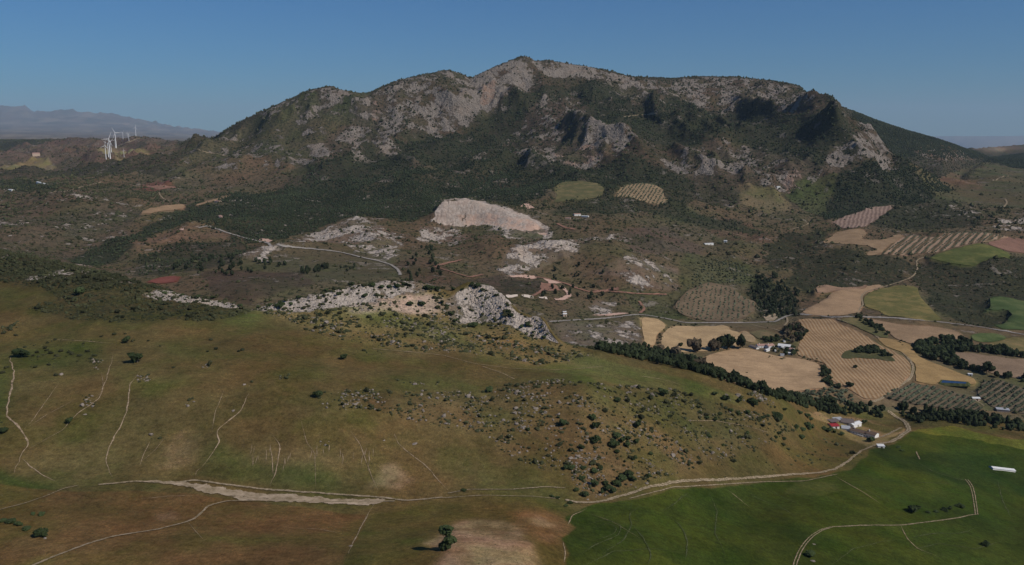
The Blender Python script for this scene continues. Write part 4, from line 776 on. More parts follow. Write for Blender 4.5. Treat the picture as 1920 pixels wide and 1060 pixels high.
def patch(name, poly, m, z=0.25):
    """an irregular sheet of bare soil or rubble lying on the ground"""
    pts = []
    n = len(poly)
    for i in range(n):
        (ax, ay), (bx, by) = poly[i], poly[(i + 1) % n]; k = max(1, int(math.hypot(bx - ax, by - ay) / 3))
        for j in range(k): pts.append((ax + (bx - ax) * j / k, ay + (by - ay) * j / k))
    g = np.array([ground(u, v)[:2] for u, v in pts]); D = np.median(g[:, 1])
    g[:, 0] += D * 0.003 * fbm(g[:, 0], g[:, 1], D * 0.012, 3, seed=7); g[:, 1] += D * 0.008 * fbm(g[:, 0] + 9, g[:, 1], D * 0.012, 3, seed=8)
    st = max(1.5, D * 0.004); xs = np.arange(g[:, 0].min(), g[:, 0].max(), st); ys = np.arange(g[:, 1].min(), g[:, 1].max(), st)
    gx, gy = [a.ravel() for a in np.meshgrid(xs, ys)]; m_ = inpoly(g, gx, gy); P2 = np.concatenate([g, np.stack([gx[m_], gy[m_]], 1)]); nb = len(g)
    vo, ed, fa, *_ = delaunay_2d_cdt([Vector(p) for p in P2], [(i, (i + 1) % nb) for i in range(nb)], [list(range(nb))], 2, 1e-4)
    v = np.array([(p.x, p.y) for p in vo]); f3 = np.array([f for f in fa if len(f) == 3]); zz = gz(v[:, 0], v[:, 1]) + z + 0.0003 * v[:, 1]
    v3 = np.stack([v[:, 0], v[:, 1], zz], 1); fl = np.cross(v3[f3[:, 1]] - v3[f3[:, 0]], v3[f3[:, 2]] - v3[f3[:, 0]])[:, 2] < 0; f3[fl] = f3[fl][:, ::-1]
    me = mesh_np(name, v3, f3, [m]); dm = np.min(np.hypot(v[:, None, 0] - g[None, :, 0], v[:, None, 1] - g[None, :, 1]), axis=1); fattr(me, "across", np.clip(1.0 - dm / (0.9 * st), 0, 1) * (0.85 if D < 600 else 0.55))
    return setp(link(name, me), "structure")
PATCH = [("dry_wash", [(262,903),(300,902),(340,904),(400,912),(470,924),(560,930),(640,937),(722,937),(722,942),(690,947),(640,944),(560,940),(480,935),(425,930),(390,925),(345,912),(300,907)], M_WASH),
 ("dry_wash", [(425,930),(470,933),(560,937),(640,939),(715,938),(690,950),(640,946),(540,942),(450,939)], M_WASH),
 ("quarry_floor", [(953,517),(975,516),(1000,517),(1012,521),(1000,524),(975,522)], M_PINK), ("quarry_floor", [(1018,523),(1048,527),(1056,533),(1030,532)], M_PINK),
 ("quarry_floor", [(1015,530),(1045,536),(1050,545),(1030,546),(1012,540)], M_RED),
 ("rubble_bank", [(948,554),(970,553),(970,557),(950,558)], M_PALE), ("rubble_bank", [(978,554),(990,553),(1000,556),(1003,560),(985,559)], M_PALE), ("rubble_bank", [(1010,558),(1026,558),(1026,561),(1012,561)], M_PALE), ("rubble_bank", [(1052,562),(1066,554),(1070,553),(1071,556),(1058,564)], M_PALE),
 ("spoil_heap", [(1428,592),(1440,588),(1455,589),(1460,596),(1450,602),(1436,601)], M_WASH),
 ("red_soil", [(268,350),(310,348),(340,352),(300,356)], M_RED), ("road_bank", [(486,450),(495,446),(512,452),(500,456)], M_PINK), ("bare_earth", [(335,430),(346,428),(344,433)], M_PINK),
 ("bare_earth", [(976,388),(985,380),(995,385),(1002,390),(990,392)], M_PINK), ("road_bank", [(1110,592),(1160,587),(1180,588),(1150,593)], M_PINK)]
for p in PATCH: patch(*p)
# ------------------------------------------------------------------ plants and stones
def ico(sub):
    bm = bmesh.new(); bmesh.ops.create_icosphere(bm, subdivisions=sub, radius=1.0)
    v = np.array([q.co[:] for q in bm.verts]); f = np.array([[q.index for q in p.verts] for p in bm.faces]); bm.free(); return v, f
ICO1, ICO2 = ico(1), ico(2)
OCTA = (np.array([(1,0,0),(-1,0,0),(0,1,0),(0,-1,0),(0,0,1),(0,0,-1)], float), np.array([(0,2,4),(2,1,4),(1,3,4),(3,0,4),(2,0,5),(1,2,5),(3,1,5),(0,3,5)]))
def lump(n_blobs, seed, flat=0.8, spread=0.55, base=ICO2, rough=0.22, bs=1.0):
    """a bush or crown: overlapping uneven blobs and loose sprays of leaves; radius about 1, sits on z = 0"""
    r = np.random.RandomState(seed); V, F = [], []; off = 0
    for k in range(n_blobs):
        c = np.array([r.uniform(-1, 1), r.uniform(-1, 1), r.uniform(0.1, 1.0)]) * spread if k else np.array([0, 0, 0.35])
        rad = bs * (r.uniform(0.42, 0.72) if k else 0.72)
        v = base[0]; d = 1 + rough * r.randn(len(v)); v = v * d[:, None] * rad * np.array([1, 1, flat]) + c * np.array([1, 1, flat * 1.2])
        V.append(v); F.append(base[1] + off); off += len(v)
    V = np.concatenate(V); F = np.concatenate(F)
    # leaf sprays
    n = 90 * n_blobs // 3
    idx = r.randint(0, len(V), n); c = V[idx] * r.uniform(0.95, 1.14, (n, 1)); s = r.uniform(0.06, 0.15, (n, 1, 1))
    d1 = r.randn(n, 3); d1 /= np.linalg.norm(d1, axis=1)[:, None]; d2 = r.randn(n, 3); d2 /= np.linalg.norm(d2, axis=1)[:, None]
    L = np.stack([c, c + d1 * s[:, 0], c + d2 * s[:, 0]], 1).reshape(-1, 3)
    F = np.concatenate([F, np.arange(3 * n).reshape(-1, 3) + off]); V = np.concatenate([V, L])
    V[:, 2] -= V[:, 2].min() + 0.04
    return V, F
def stone(seed, base=ICO2):
    r = np.random.RandomState(seed); v = base[0].copy()
    for _ in range(9):   # chop flat facets
        d = r.randn(3); d /= np.linalg.norm(d); k = r.uniform(0.45, 0.85); q = v @ d; m = q > k; v[m] -= np.outer(q[m] - k, d)
    v = v * np.array([1, r.uniform(.6, .95), r.uniform(.5, .9)]) * (1 + 0.05 * r.randn(len(v), 1)); v[:, 2] += 0.3
    return v, base[1]
def simple_mesh(name, vf, m, smooth=False):
    me = mesh_np(name, vf[0], vf[1], [m], smooth=smooth); fattr(me, "tint", np.full(len(vf[0]), 0.3)); return me

def scatter(weight, per_m2, ok, seed):
    """random points on the ground: weight*per_m2 plants per square metre in the cells allowed"""
    r = np.random.RandomState(seed)
    area = np.zeros((NR, NC)); area[:-1, :] = (YY[1:] - YY[:-1]) * (YY[:-1] * DS)
    lam = np.where(ok, weight * per_m2 * area, 0); lam[-1] = 0; lam[:, -1] = 0
    n = r.poisson(lam); i, j = np.nonzero(n); c = n[i, j]; i = np.repeat(i, c); j = np.repeat(j, c)
    a = r.rand(len(i)); b = r.rand(len(i))
    y = np.exp(LY[i, j] * (1 - a) + LY[np.minimum(i + 1, NR - 1), j] * a); x = (S[j] + DS * b) * y
    return x, y, gz(x, y)
INF = (UU > -120) & (UU < 2040) & (VV < 1120)
SEEN = VIS & INF
clump = sstep(-0.25, 0.35, fbm(XX, YY, 90, 4, seed=101)); clump2 = sstep(-0.2, 0.25, fbm(XX, YY, 28, 3, seed=102))
slopeN = np.abs(np.gradient(ZZ, axis=0) / np.maximum(np.gradient(YY, axis=0), 0.05))

def mass(name, x, y, z, rad, m, base, seed, flat=0.85, lift=0.35, rough=0.2, smooth=False, tall=None):
    """many far bushes joined into one mesh"""
    n = len(x)
    if n == 0: return None
    r = np.random.RandomState(seed); bv, bf = base; k = len(bv)
    a = r.uniform(0, 2 * np.pi, n); ca, sa = np.cos(a), np.sin(a)
    v = np.repeat(bv[None], n, 0) * (1 + rough * r.randn(n, k, 1))
    vx = v[..., 0] * ca[:, None] - v[..., 1] * sa[:, None]; vy = v[..., 0] * sa[:, None] + v[..., 1] * ca[:, None]
    sx = r.uniform(.8, 1.25, n) * rad; sz = rad * flat * r.uniform(.8, 1.25, n) * (tall if tall is not None else 1)
    V = np.stack([vx * sx[:, None] + x[:, None], vy * rad[:, None] + y[:, None], v[..., 2] * sz[:, None] + (z + sz * lift)[:, None]], -1)
    F = (bf[None] + (np.arange(n) * k)[:, None, None]).reshape(-1, bf.shape[1])
    me = mesh_np(name, V.reshape(-1, 3), F, [m], smooth=smooth)
    fattr(me, "tint", np.repeat(r.rand(n), k))
    return setp(link(name, me), "stuff")
NTRI = [0]
# mountain and mid-distance woods and scrub
outer = SEGG > seg["gorge"] + 0.05
wmask = WOOD * (0.35 + 0.65 * clump) * outer
x, y, z = scatter(np.where(WOOD > 0.8, WOOD * (0.45 + 0.75 * clump), wmask), 1 / 26.0, SEEN & (WOOD > 0) & outer & (SEGG < seg["top"] + 0.2) & (ROCKB < 0.75), 201)
k = RS.permutation(len(x))[:62000]; x, y, z = x[k], y[k], z[k]
print("woods", len(x)); mass("pine_forest", x, y, z, RS.uniform(1.5, 3.3, len(x)) * np.clip(y / 2300, 0.8, 1.25), L_PINE, OCTA, 1, flat=1.2, lift=0.5, rough=0.2)
x, y, z = scatter(SHR * (0.2 + 0.8 * clump2), 1 / 34.0, SEEN & outer & (SEGG < seg["top"] + 0.1) & (SHR > 0), 202)
k = RS.permutation(len(x))[:64000]; x, y, z = x[k], y[k], z[k]
print("scrub", len(x)); mass("scrub", x, y, z, RS.gamma(2.4, 0.62, len(x)).clip(0.7, 4.6) * np.clip(y / 1500, 0.8, 1.5), L_SHRUB, OCTA, 2, flat=0.85)
# near hillside shrubs
near = (SEGG < seg["gorge"])
x, y, z = scatter(SHR * (0.25 + 0.75 * clump2), 1 / 7.0, SEEN & near & (SHR > 0), 203)
rad = RS.gamma(2.4, 0.31, len(x)).clip(0.32, 2.6) * np.clip(y / 560, 0.8, 1.4)
o = np.argsort(-rad / y); print("near shrubs", len(x))
IND_SHRUB = [(x[i], y[i], z[i], rad[i]) for i in o[:290]]
o = o[290:]; mass("shrubs", x[o], y[o], z[o], rad[o], L_SHRUB, ICO1, 3, flat=0.75)
x, y, z = scatter(STN * clump2 + 0.02 * (STN > 0), 1 / 9.0, SEEN & near & (STN > 0), 204)
rad = RS.gamma(2.2, 0.28, len(x)).clip(0.2, 2.6) * np.clip(y / 560, 0.8, 1.3); o = np.argsort(-rad / y); print("stones", len(x))
IND_STONE = [(x[i], y[i], z[i], rad[i]) for i in o[:275]]
o = o[275:]; mass("loose_stones", x[o], y[o], z[o], rad[o], M_STONE, ICO1, 4, flat=0.7, lift=0.2, rough=0.15)

tuftw = np.clip(0.35 + fbm(XX, YY, 55, 4, seed=150) * 1.6, 0, 1) * (1 - inpoly(GREEN, UU, VV))
x, y, z = scatter(tuftw, 1 / 9.0, SEEN & near & (SEGG > seg["bottom"] - .2), 205); k = RS.permutation(len(x))[:22000]; x, y, z = x[k], y[k], z[k]
print("tufts", len(x)); mass("grass_tussocks", x, y, z, RS.uniform(.16, .42, len(x)) * np.clip(y / 520, .8, 1.5), L_TUFT, OCTA, 7, flat=.7, lift=.1)
# prototypes
OAKS = [simple_mesh("oak_crown", lump(10, 300 + i, 0.85, 0.72, ICO2, 0.26, 0.78), L_OAK) for i in range(5)]
SHRUBS = [simple_mesh("shrub", lump(3, 320 + i, 0.75, 0.5, ICO1), L_SHRUB) for i in range(6)]
RIVERS = [simple_mesh("riverside_crown", lump(7, 340 + i, 1.0, 0.62), L_RIVER) for i in range(6)]
OLIVES = [simple_mesh("olive_crown", lump(4, 360 + i, 0.8, 0.5, ICO1), L_OLIVE) for i in range(4)]
POPLARS = [simple_mesh("poplar_crown", lump(9, 380 + i, 1.1, 0.72), L_DRY) for i in range(3)]
PINES = [simple_mesh("pine_crown", lump(5, 390 + i, 1.2, 0.5), L_PINE) for i in range(4)]
STONES = [simple_mesh("boulder", stone(400 + i), M_STONE) for i in range(7)]
def trunk_mesh():
    V, F = [], []; n = 7
    for k, (h, r) in enumerate(((-0.08, .11), (0.1, .075), (0.5, .055), (0.95, .03))):
        for i in range(n): a = 2 * math.pi * i / n; V.append((r * math.cos(a) + .03 * math.sin(k * 2), r * math.sin(a), h))
    for k in range(3):
        for i in range(n): F.append((k * n + i, k * n + (i + 1) % n, (k + 1) * n + (i + 1) % n, (k + 1) * n + i))
    # two limbs
    off = len(V)
    for d in ((.4, .1, .95), (-.35, -.2, .9)):
        o2 = len(V)
        for q, r in ((0, .04), (1, .015)):
            for i in range(4): a = math.pi / 2 * i; V.append((d[0] * q + r * math.cos(a), d[1] * q + r * math.sin(a), .4 + (d[2] - .4) * q))
        for i in range(4): F.append((o2 + i, o2 + (i + 1) % 4, o2 + 4 + (i + 1) % 4, o2 + 4 + i))
    return mesh_np("trunk", np.array(V), np.array(F), [M_BARK])
TRUNK = trunk_mesh()
def tree(name, label, cat, crowns, p, r, h, lift, group=None, parts=True):
    """r crown radius, h crown height factor, lift: trunk height below the crown"""
    if not parts:
        o = link(name, rnd.choice(crowns)); o.location = (p[0], p[1], p[2] + lift - 0.1 * r); o.scale = (r * rnd.uniform(.88, 1.12), r * rnd.uniform(.88, 1.12), r * h)
        o.rotation_euler = (0, 0, rnd.uniform(0, 6.28)); return setp(o, None, label, cat, group)
    t = link(name, None); t.location = p; t.rotation_euler = (0, 0, rnd.uniform(0, 6.28)); setp(t, None, label, cat, group)
    c = link("crown", rnd.choice(crowns), t); c.location = (0, 0, lift); c.scale = (r * rnd.uniform(.9, 1.1), r * rnd.uniform(.9, 1.1), r * h)
    k = link("trunk", TRUNK, t); tl = lift + r * h * 0.6; k.scale = (r * 1.0, r * 1.0, tl)
    return t
def px_of(x, y, z):
    u, v = se2uv(x / y, (z - CAM_Z) / y); return float(u), float(v)
def where_near(x, y, z):
    u, v = px_of(x, y, z)
    if v < 612 and u < 480: return "over the dark scrubby slope at the left edge", "of the left scrub slope"
    if v < 712 and u >= 470: return "on the pale stony ground under the grey crags", "under the crags"
    if u < 640: return "in the stony pits of the left grassy slope", "of the left slope"
    if u > 1250: return "on the right spur above the farm track", "of the right spur"
    if u < 900: return "on the upper left part of the stony slope", "of the upper left stony slope"
    if v > 840: return "on the low end of the stony slope above the track", "of the lower stony slope"
    return "in the middle of the stony slope", "of the middle stony slope"
for (x, y, z, r) in IND_SHRUB:
    o = link("shrub", SHRUBS[rnd.randrange(6)]); o.location = (x, y, z - .05 * r); o.scale = (r * rnd.uniform(.85, 1.3), r, r * rnd.uniform(.8, 1.1)); o.rotation_euler = (0, 0, rnd.uniform(0, 6.28))
    a_, g_ = where_near(x, y, z); setp(o, None, "low rounded olive-green shrub dotted " + a_, "shrub", "shrubs " + g_)
for (x, y, z, r) in IND_STONE:
    o = link("boulder", STONES[rnd.randrange(7)]); o.location = (x, y, z - .15 * r); o.scale = (r * 1.1, r, r * rnd.uniform(.7, 1.1)); o.rotation_euler = (rnd.uniform(-.2, .2), rnd.uniform(-.2, .2), rnd.uniform(0, 6.28))
    a_, g_ = where_near(x, y, z); setp(o, None, "pale grey boulder lying " + a_, "boulder", "boulders " + g_)

def at(u, v): return ground(u, v)
def pxr(p, px): return px / FPX * math.hypot(p[1], CAM_Z - p[2])     # metres across for a width in photo pixels
LONE = [(1519,1044,16,"lone round tree casting its shadow on wheel ruts in the green field"), (258,680,23,"broad dark bush alone on the left grassy slope, lower of two"),
 (40,670,25,"largest dark bush at the left edge beside bare pinkish stones"), (236,643,17,"dark round bush on the left slope with yellow scrub beside it"), (644,674,13,"small lone bush in the middle of the bare slope"),
 (597,744,17,"dark bush at the left end of the pale stone patch"), (918,735,14,"small bush at the top edge of the stony slope"), (1158,754,14,"small round bush high on the stony slope near the pale car-sized block"),
 (1245,744,19,"dark spreading bush on the pale grass saddle above the stony slope"), (1458,788,19,"broad dark bush on the right hill spur"), (1413,760,18,"dark bush beside the pinkish rocks of the right spur"),
 (1517,805,17,"big round bush right of a trio above the farm"), (1503,823,11,"small round bush on open grass below the trio above the farm"), (150,552,19,"single dark tree in the scrub of the left slope"),
 (525,577,15,"dark bush at the foot of the crags by the gap"), (888,614,15,"round dark bush at the foot of the grey cliff"), (1632,828,14,"dark tree at the near corner of the white farmhouse"), (1620,794,10,"dark tree behind the farm in the paddock"),
 (1713,961,21,"dark bush at the left of the hedge in the green field"), (1847,1024,13,"small bush in a stony spot at the lower right"), (80,1006,23,"dark bush on the brown slope at the lower left above a pale stone"), (130,793,15,"bush growing in a gully of the left slope"), (7,812,15,"bush cut by the left edge near the gullies"),
 (1097,931,14,"round bush at the bottom of the stony slope near the track junction"), (1194,802,16,"wide bush at the right of the stony slope, standing apart"), (1114,830,18,"two-lobed dark bush in the middle of the stony slope")]
for u, v, px, lab in LONE:
    p = at(u, v); r = pxr(p, px) / 2
    tree("holm_oak", lab, "tree" if "tree" in lab else "bush", OAKS, p, r, rnd.uniform(.85, 1.0), 0.15 * r)
# the tall twin-lobed tree on the mound
p = at(836, 1031); r = pxr(p, 24) / 2
t = link("holm_oak", None); t.location = p; setp(t, None, "tall dark twin-lobed tree on the pale bare mound at the bottom", "tree")
k = link("trunk", TRUNK, t); k.scale = (r * 1.2, r * 1.2, r * 3.2)
for (dx, dy, dz, s, q) in ((0.05, 0.1, 2.1, 1.05, 0), (0.75, 0, 1.1, .85, 1), (-0.2, -0.2, 0.1, .85, 2), (.35, .1, .5, .9, 3)):
    c = link("crown", OAKS[q], t); c.location = (dx * r, dy * r, dz * r); c.scale = (s * r, s * r, s * r * 1.15); c.rotation_euler = (0, 0, q * 1.7)
CLUS = [(1057,798,14),(1111,788,13),(1117,803,15),(1156,821,15),(1150,838,16),(1166,830,11),(1175,838,12),(1193,832,12),(1091,844,10),(1178,824,10),(1157,850,9),(1188,862,10),(1221,854,8),(1062,880,12),(1071,880,11),(1094,880,9),(1116,888,12),(1126,881,9),
 (1179,892,14),(1185,901,13),(1166,902,15),(1158,911,15),(1135,909,11),(1116,914,13),(1136,920,14),(1149,925,13),(1091,900,11),(1214,896,10),(1218,822,8),(1081,921,8),(1128,926,8),(990,808,7),(1360,751,13),(1340,741,9),(1385,755,10)]
for u, v, px in CLUS:
    p = at(u, v); r = pxr(p, px * 1.1) / 2
    tree("holm_oak", "round dark evergreen bush growing close to others on the stony slope", "bush", OAKS, p, r, rnd.uniform(.85, 1.1), 0.1 * r, "evergreen bushes of the stony slope")
CREST = [(683,558,12),(635,554,11),(698,538,13),(768,573,12),(791,573,15),(830,569,9),(845,590,10),(853,604,11),(880,613,8),(958,594,11),(952,585,8),(952,574,6),(930,555,9),(884,537,11),(895,538,12),(905,545,9),(988,613,10),(977,615,8),(838,575,8),(820,545,11),(810,543,12),(800,542,12),(760,536,11),(745,540,11),(730,540,10),(715,540,10),
 (850,545,9),(866,545,7),(875,562,6),(862,580,7),(660,535,10),(610,546,9),(560,560,10),(545,572,9),(505,574,9),(485,577,9),(450,575,10),(400,560,10),(370,560,9),(340,556,9),(310,552,9),(695,580,8),(720,590,8),(780,600,7),(600,590,7),(640,600,7),(1000,625,8),(1020,635,8),(905,575,5),(920,590,5)]
for u, v, px in CREST:
    p = at(u, v); r = pxr(p, px) / 2
    tree("holm_oak", "round dark evergreen bush rooted among the grey crags of the near ridge", "bush", OAKS, p, r, rnd.uniform(.75, 1.0), 0.05 * r, "evergreen bushes among the crags")
SPUR = [(1505,808,11),(1492,803,11),(1553,810,14),(1577,816,10),(1545,806,9),(1565,812,8),(1340,790,9),(1350,778,9),(1370,772,10),(1385,778,9),(1400,775,10),(1325,785,8),(1312,775,8),(1430,785,8),(1440,782,9),(1450,776,8),(1470,770,9),(1500,778,10),(1515,784,12),(1520,788,10),(1470,825,9),(1455,822,8),(1460,815,9),(1330,820,8),(1400,815,8),(1385,822,7),(1355,836,6),(1310,765,8)]
for u, v, px in SPUR:
    p = at(u, v); r = pxr(p, px) / 2
    tree("holm_oak", "dark bush scattered over the right hill spur above the farm", "bush", OAKS, p, r, rnd.uniform(.75, 1.0), 0.05 * r, "bushes on the right spur")
LEFT = [(62,668,9),(70,662,9),(105,668,10),(115,660,11),(130,662,11),(150,668,11),(165,660,10),(178,668,10),(92,685,10),(65,690,9),(105,705,10),(8,625,10),(20,620,11),(30,630,10),(12,690,10),(5,700,12),(250,640,9),(278,640,8),(300,650,6),(190,632,7),(215,628,9),(235,627,8),(395,638,10),(455,657,10),(448,660,8),(390,660,8),(405,655,9),(325,690,9),(1400,700,6)]
for u, v, px in LEFT:
    p = at(u, v); r = pxr(p, px) / 2
    tree("bush", "small dark bush in loose company on the left grassy slope", "bush", SHRUBS, p, r, .8, 0, "bushes of the left slope", parts=False)
FLD = [(1770,958,12),(1780,955,9),(1803,953,12),(1795,950,9),(1755,961,9),(1740,962,8),(20,980,16),(35,985,14),(50,993,14),(8,978,13),(77,967,12),(62,965,9),(870,921,10),(1035,932,8),(1070,945,10),(1045,935,9),(1062,950,8),(1655,843,6),(1685,840,8),(1690,846,7)]
for u, v, px in FLD:
    p = at(u, v); r = pxr(p, px) / 2
    tree("bush", "dark bush in a short hedge row beside open field in the foreground", "bush", OAKS, p, r, .75, 0, "hedge bushes of the foreground", parts=False)

def in_px(poly, per_m2, seed, tol=0.03, jit=None):
    ok = inpoly(poly, UU, VV) & (EE >= CUM - tol) & (SEGG > seg["shoulder"])
    return scatter(np.ones((NR, NC)), per_m2, ok, seed)
RIV = [[(1118,650),(1180,647),(1240,657),(1290,672),(1330,688),(1345,703),(1400,722),(1440,738),(1500,744),(1540,752),(1600,758),(1645,763),(1655,783),(1638,786),(1540,774),(1450,746),(1340,710),(1200,676),(1120,658)],
       [(1668,762),(1720,772),(1800,770),(1850,783),(1920,796),(2100,825),(2100,860),(1920,826),(1800,803),(1725,797),(1692,783)]]
P = [in_px(q, 1 / 22.0, 500 + i) for i, q in enumerate(RIV)]
x, y, z = [np.concatenate(a) for a in zip(*P)]; gap = (fbm(x, y, 45, 3, seed=160) > -0.22) | (RS.rand(len(x)) < 0.3); x, y, z = x[gap], y[gap], z[gap]; rad = RS.uniform(1.3, 3.2, len(x)) * (1 + 0.5 * fbm(x, y, 30, 2, seed=161)); o = np.argsort(-rad / y); print("river", len(x))
for n, i in enumerate(o[:290]):
    u_, v_ = px_of(x[i], y[i], z[i])
    a_ = "behind the green saddle below the western wheat field" if u_ < 1250 else "below the near corner of the large wheat field" if u_ < 1400 else "between the hill spur and the olive grove" if u_ < 1530 else "directly behind the farm" if u_ < 1662 else "between the green field and the right olive rows"
    tree("riverside_tree", "dark green tree in the stream belt " + a_, "tree", RIVERS, (x[i], y[i], z[i]), rad[i] * RS.uniform(.8, 1.15), RS.uniform(.95, 1.4), 1.0, "stream trees " + a_, parts=n < 60)
o = o[290:]; mass("riverside_wood", x[o], y[o], z[o], rad[o], L_RIVER, ICO1, 5, flat=1.3, lift=0.8, rough=0.16)
HEDGE = [[(920,445),(1000,402),(1200,362),(1300,372),(1400,402),(1500,440),(1700,452),(1920,505),(2300,560),(2300,590),(1920,535),(1700,508),(1500,488),(1250,478),(1232,500),(1300,568),(1450,640),(1600,682),(1920,732),(2300,800),(2300,830),(1920,758),(1700,728),(1400,658),(1200,598),(1050,556),(960,505)]]
x, y, z = in_px(Z5(HEDGE[0]), 1 / 34.0, 510); rad = RS.uniform(2.4, 4.4, len(x)); o = np.argsort(-rad / y)[:150]; print("hedge", len(x))
for i in o:
    u_, v_ = px_of(x[i], y[i], z[i]); a_ = "at the bend of the belt left of the ploughed field" if u_ < 1780 else "in the belt along the upper edge of the ploughed field" if v_ < 680 else "in the belt along the lower edge of the ploughed field"
    tree("hedgerow_tree", "dark tree " + a_, "tree", RIVERS, (x[i], y[i], z[i]), rad[i], RS.uniform(.9, 1.2), 0.5, "trees " + a_, parts=False)
o = np.setdiff1d(np.arange(len(x)), o); mass("hedgerow_wood", x[o], y[o], z[o], rad[o], L_RIVER, ICO1, 6, flat=1.2, lift=0.7, rough=0.16)
def few(poly, per, seed, crowns, name, label, group, r0, r1, h, lift, mx=60, tol=0.004):
    x, y, z = in_px(poly, per, seed, tol); k = RS.permutation(len(x))[:mx]
    for i in k: tree(name, label, "tree", crowns, (x[i], y[i], z[i]), RS.uniform(r0, r1), h * RS.uniform(.85, 1.15), lift, group, parts=False)
few(Z5([(370,168),(440,165),(530,220),(640,270),(710,340),(680,355),(600,335),(540,275),(450,225)]), 1 / 30., 520, RIVERS, "roadside_tree", "dark tree in the row between the farm road and the reddish field", "trees beside the farm road", 1.8, 3.2, 1.0, .3)
few(Z5([(370,475),(550,450),(640,485),(720,532),(690,540),(560,515),(400,505)]), 1 / 28., 521, RIVERS, "copse_tree", "dark tree on the grassy island inside the vineyard", "trees on the vineyard island", 1.8, 3.4, 1.0, .5)
few(Z5([(760,370),(880,385),(890,420),(800,430)]), 1 / 40., 522, SHRUBS, "bush", "bush clump between the stubble field and the reddish field", "bushes by the stubble field", 1.5, 2.6, .8, .0)
few(Z4([(1300,290),(1400,235),(1490,320),(1440,400),(1340,420),(1270,370)]), 1 / 36., 523, POPLARS + RIVERS[:2], "poplar_tree", "tall brownish tree in the grove behind the hamlet", "grove behind the hamlet", 2.4, 3.8, 1.3, 1.2, 45)
few(Z4([(1080,375),(1240,348),(1245,400),(1095,402)]), 1 / 36., 524, RIVERS, "garden_tree", "green tree close behind the white hamlet roofs", "trees behind the hamlet", 2.2, 3.4, 1.0, .6, 30)
few(Z4([(1180,470),(1400,455),(1400,530),(1270,520)]), 1 / 50., 525, RIVERS, "garden_tree", "dark garden tree in front of the hamlet houses", "garden trees of the hamlet", 1.6, 2.6, 1.0, .4, 22)
few(Z4([(1100,522),(1180,520),(1300,545),(1280,556),(1110,540)]), 1 / 25., 526, SHRUBS, "bush", "bush on the strip jutting into the large wheat field", "bushes in the wheat field", 1.2, 2.2, .8, 0, 14)
few(Z4([(1100,860),(1270,866),(1560,835),(1800,802),(1920,885),(1920,945),(1720,955),(1400,905)]), 1 / 30., 527, OLIVES, "olive_tree", "grey-green olive tree in the dense grove below the vineyard", "olive grove below the vineyard", 1.7, 2.6, .95, .4, 140)
few(Z4([(1640,640),(1690,650),(1700,780),(1800,800),(1760,830),(1650,770),(1625,730)]), 1 / 25., 528, RIVERS, "hedgerow_tree", "dark tree in the strip between the wheat field and the vineyard", "trees between wheat field and vineyard", 1.6, 3.0, 1.0, .3, 50)
few(Z4([(1415,522),(1490,538),(1590,552),(1665,598),(1690,640),(1640,640),(1580,585),(1490,556)]), 1 / 30., 529, SHRUBS, "bush", "bush in the thin hedge along the top of the large wheat field", "hedge above the large wheat field", 1.2, 2.0, .8, 0, 40)
few(Z4([(140,420),(160,330),(225,270),(300,240),(520,232),(560,240),(300,255),(215,310),(180,390),(190,470)]), 1 / 45., 530, SHRUBS, "bush", "bush along the ditch between the two western wheat fields", "bushes along the wheat field ditch", 1.3, 2.4, .8, 0, 60)
few([(1400,525),(1450,518),(1500,552),(1490,592),(1440,597),(1412,572)], 1 / 60., 531, PINES, "pine_tree", "dark pine on the wooded knoll above the road bend", "pines on the knoll", 2.4, 3.8, 1.2, .8, 120)
few([(760,470),(830,455),(830,520),(760,540)], 1 / 260., 532, PINES, "pine_tree", "dark pine on the slope left of the red tracks", "pines left of the red tracks", 2.2, 3.4, 1.3, .8, 30)
few([(1020,500),(1160,500),(1160,560),(1010,565)], 1 / 500., 533, PINES, "pine_tree", "dark pine scattered round the red quarry", "pines round the quarry", 1.8, 3.2, 1.2, .6, 34)
few([(380,480),(480,490),(560,500),(420,520),(300,510)], 1 / 240., 534, PINES, "pine_tree", "dark pine on the slope behind the gap in the crags", "pines behind the gap", 2.0, 3.6, 1.25, .6, 50)
few([(560,510),(610,498),(615,506),(570,518)], 1 / 60., 535, PINES, "pine_tree", "dark pine in the short row below the bend of the road", "row of pines below the road", 2.0, 3.4, 1.3, .6, 20)
few([(630,505),(690,492),(690,500),(640,512)], 1 / 260., 536, PINES, "pine_tree", "small dark pine under the road in the open scrub", "pines under the road", 1.6, 2.4, 1.1, .4, 14)
few([(1440,660),(1480,668),(1475,700),(1440,690)], 1 / 900., 537, SHRUBS, "bush", "stray bush in the large wheat field", "stray bushes", 1, 1.6, .8, 0, 3)
for u, v, px, lab in ((1304,661,20,"brownish poplar standing between the two pale wheat fields, left one"),(1338,658,18,"brownish poplar left of the tallest pair by the wheat field"),(1352,657,22,"left tree of the tallest pair by the wheat field"),(1367,655,24,"right tree of the tallest pair by the wheat field"),
    (1388,654,18,"dense dark bushy tree just left of the hamlet"),(1238,657,13,"small reddish tree at the stream end of the ditch"),(1266,668,17,"reddish rounded tree at the lower edge of the upper wheat field"),(1316,697,20,"tall bare brown tree at the left corner of the large wheat field"),(1277,650,9,"tiny bush inside the upper wheat field"),(1592,727,12,"dark bush at the lower left corner of the vineyard"),(1604,691,8,"tiny bush in the middle of the vineyard"),(1850,700,18,"tall dark tree at the corner of the ploughed field")):
    p = at(u, v); r = pxr(p, px) / 2
    tree("poplar_tree" if "poplar" in lab or "brown" in lab or "red" in lab else "tree", lab, "bush" if "bush " in lab and "tree" not in lab else "tree", POPLARS if ("brown" in lab or "red" in lab) else RIVERS, p, r, 1.15 if px > 14 else .8, r * .25)
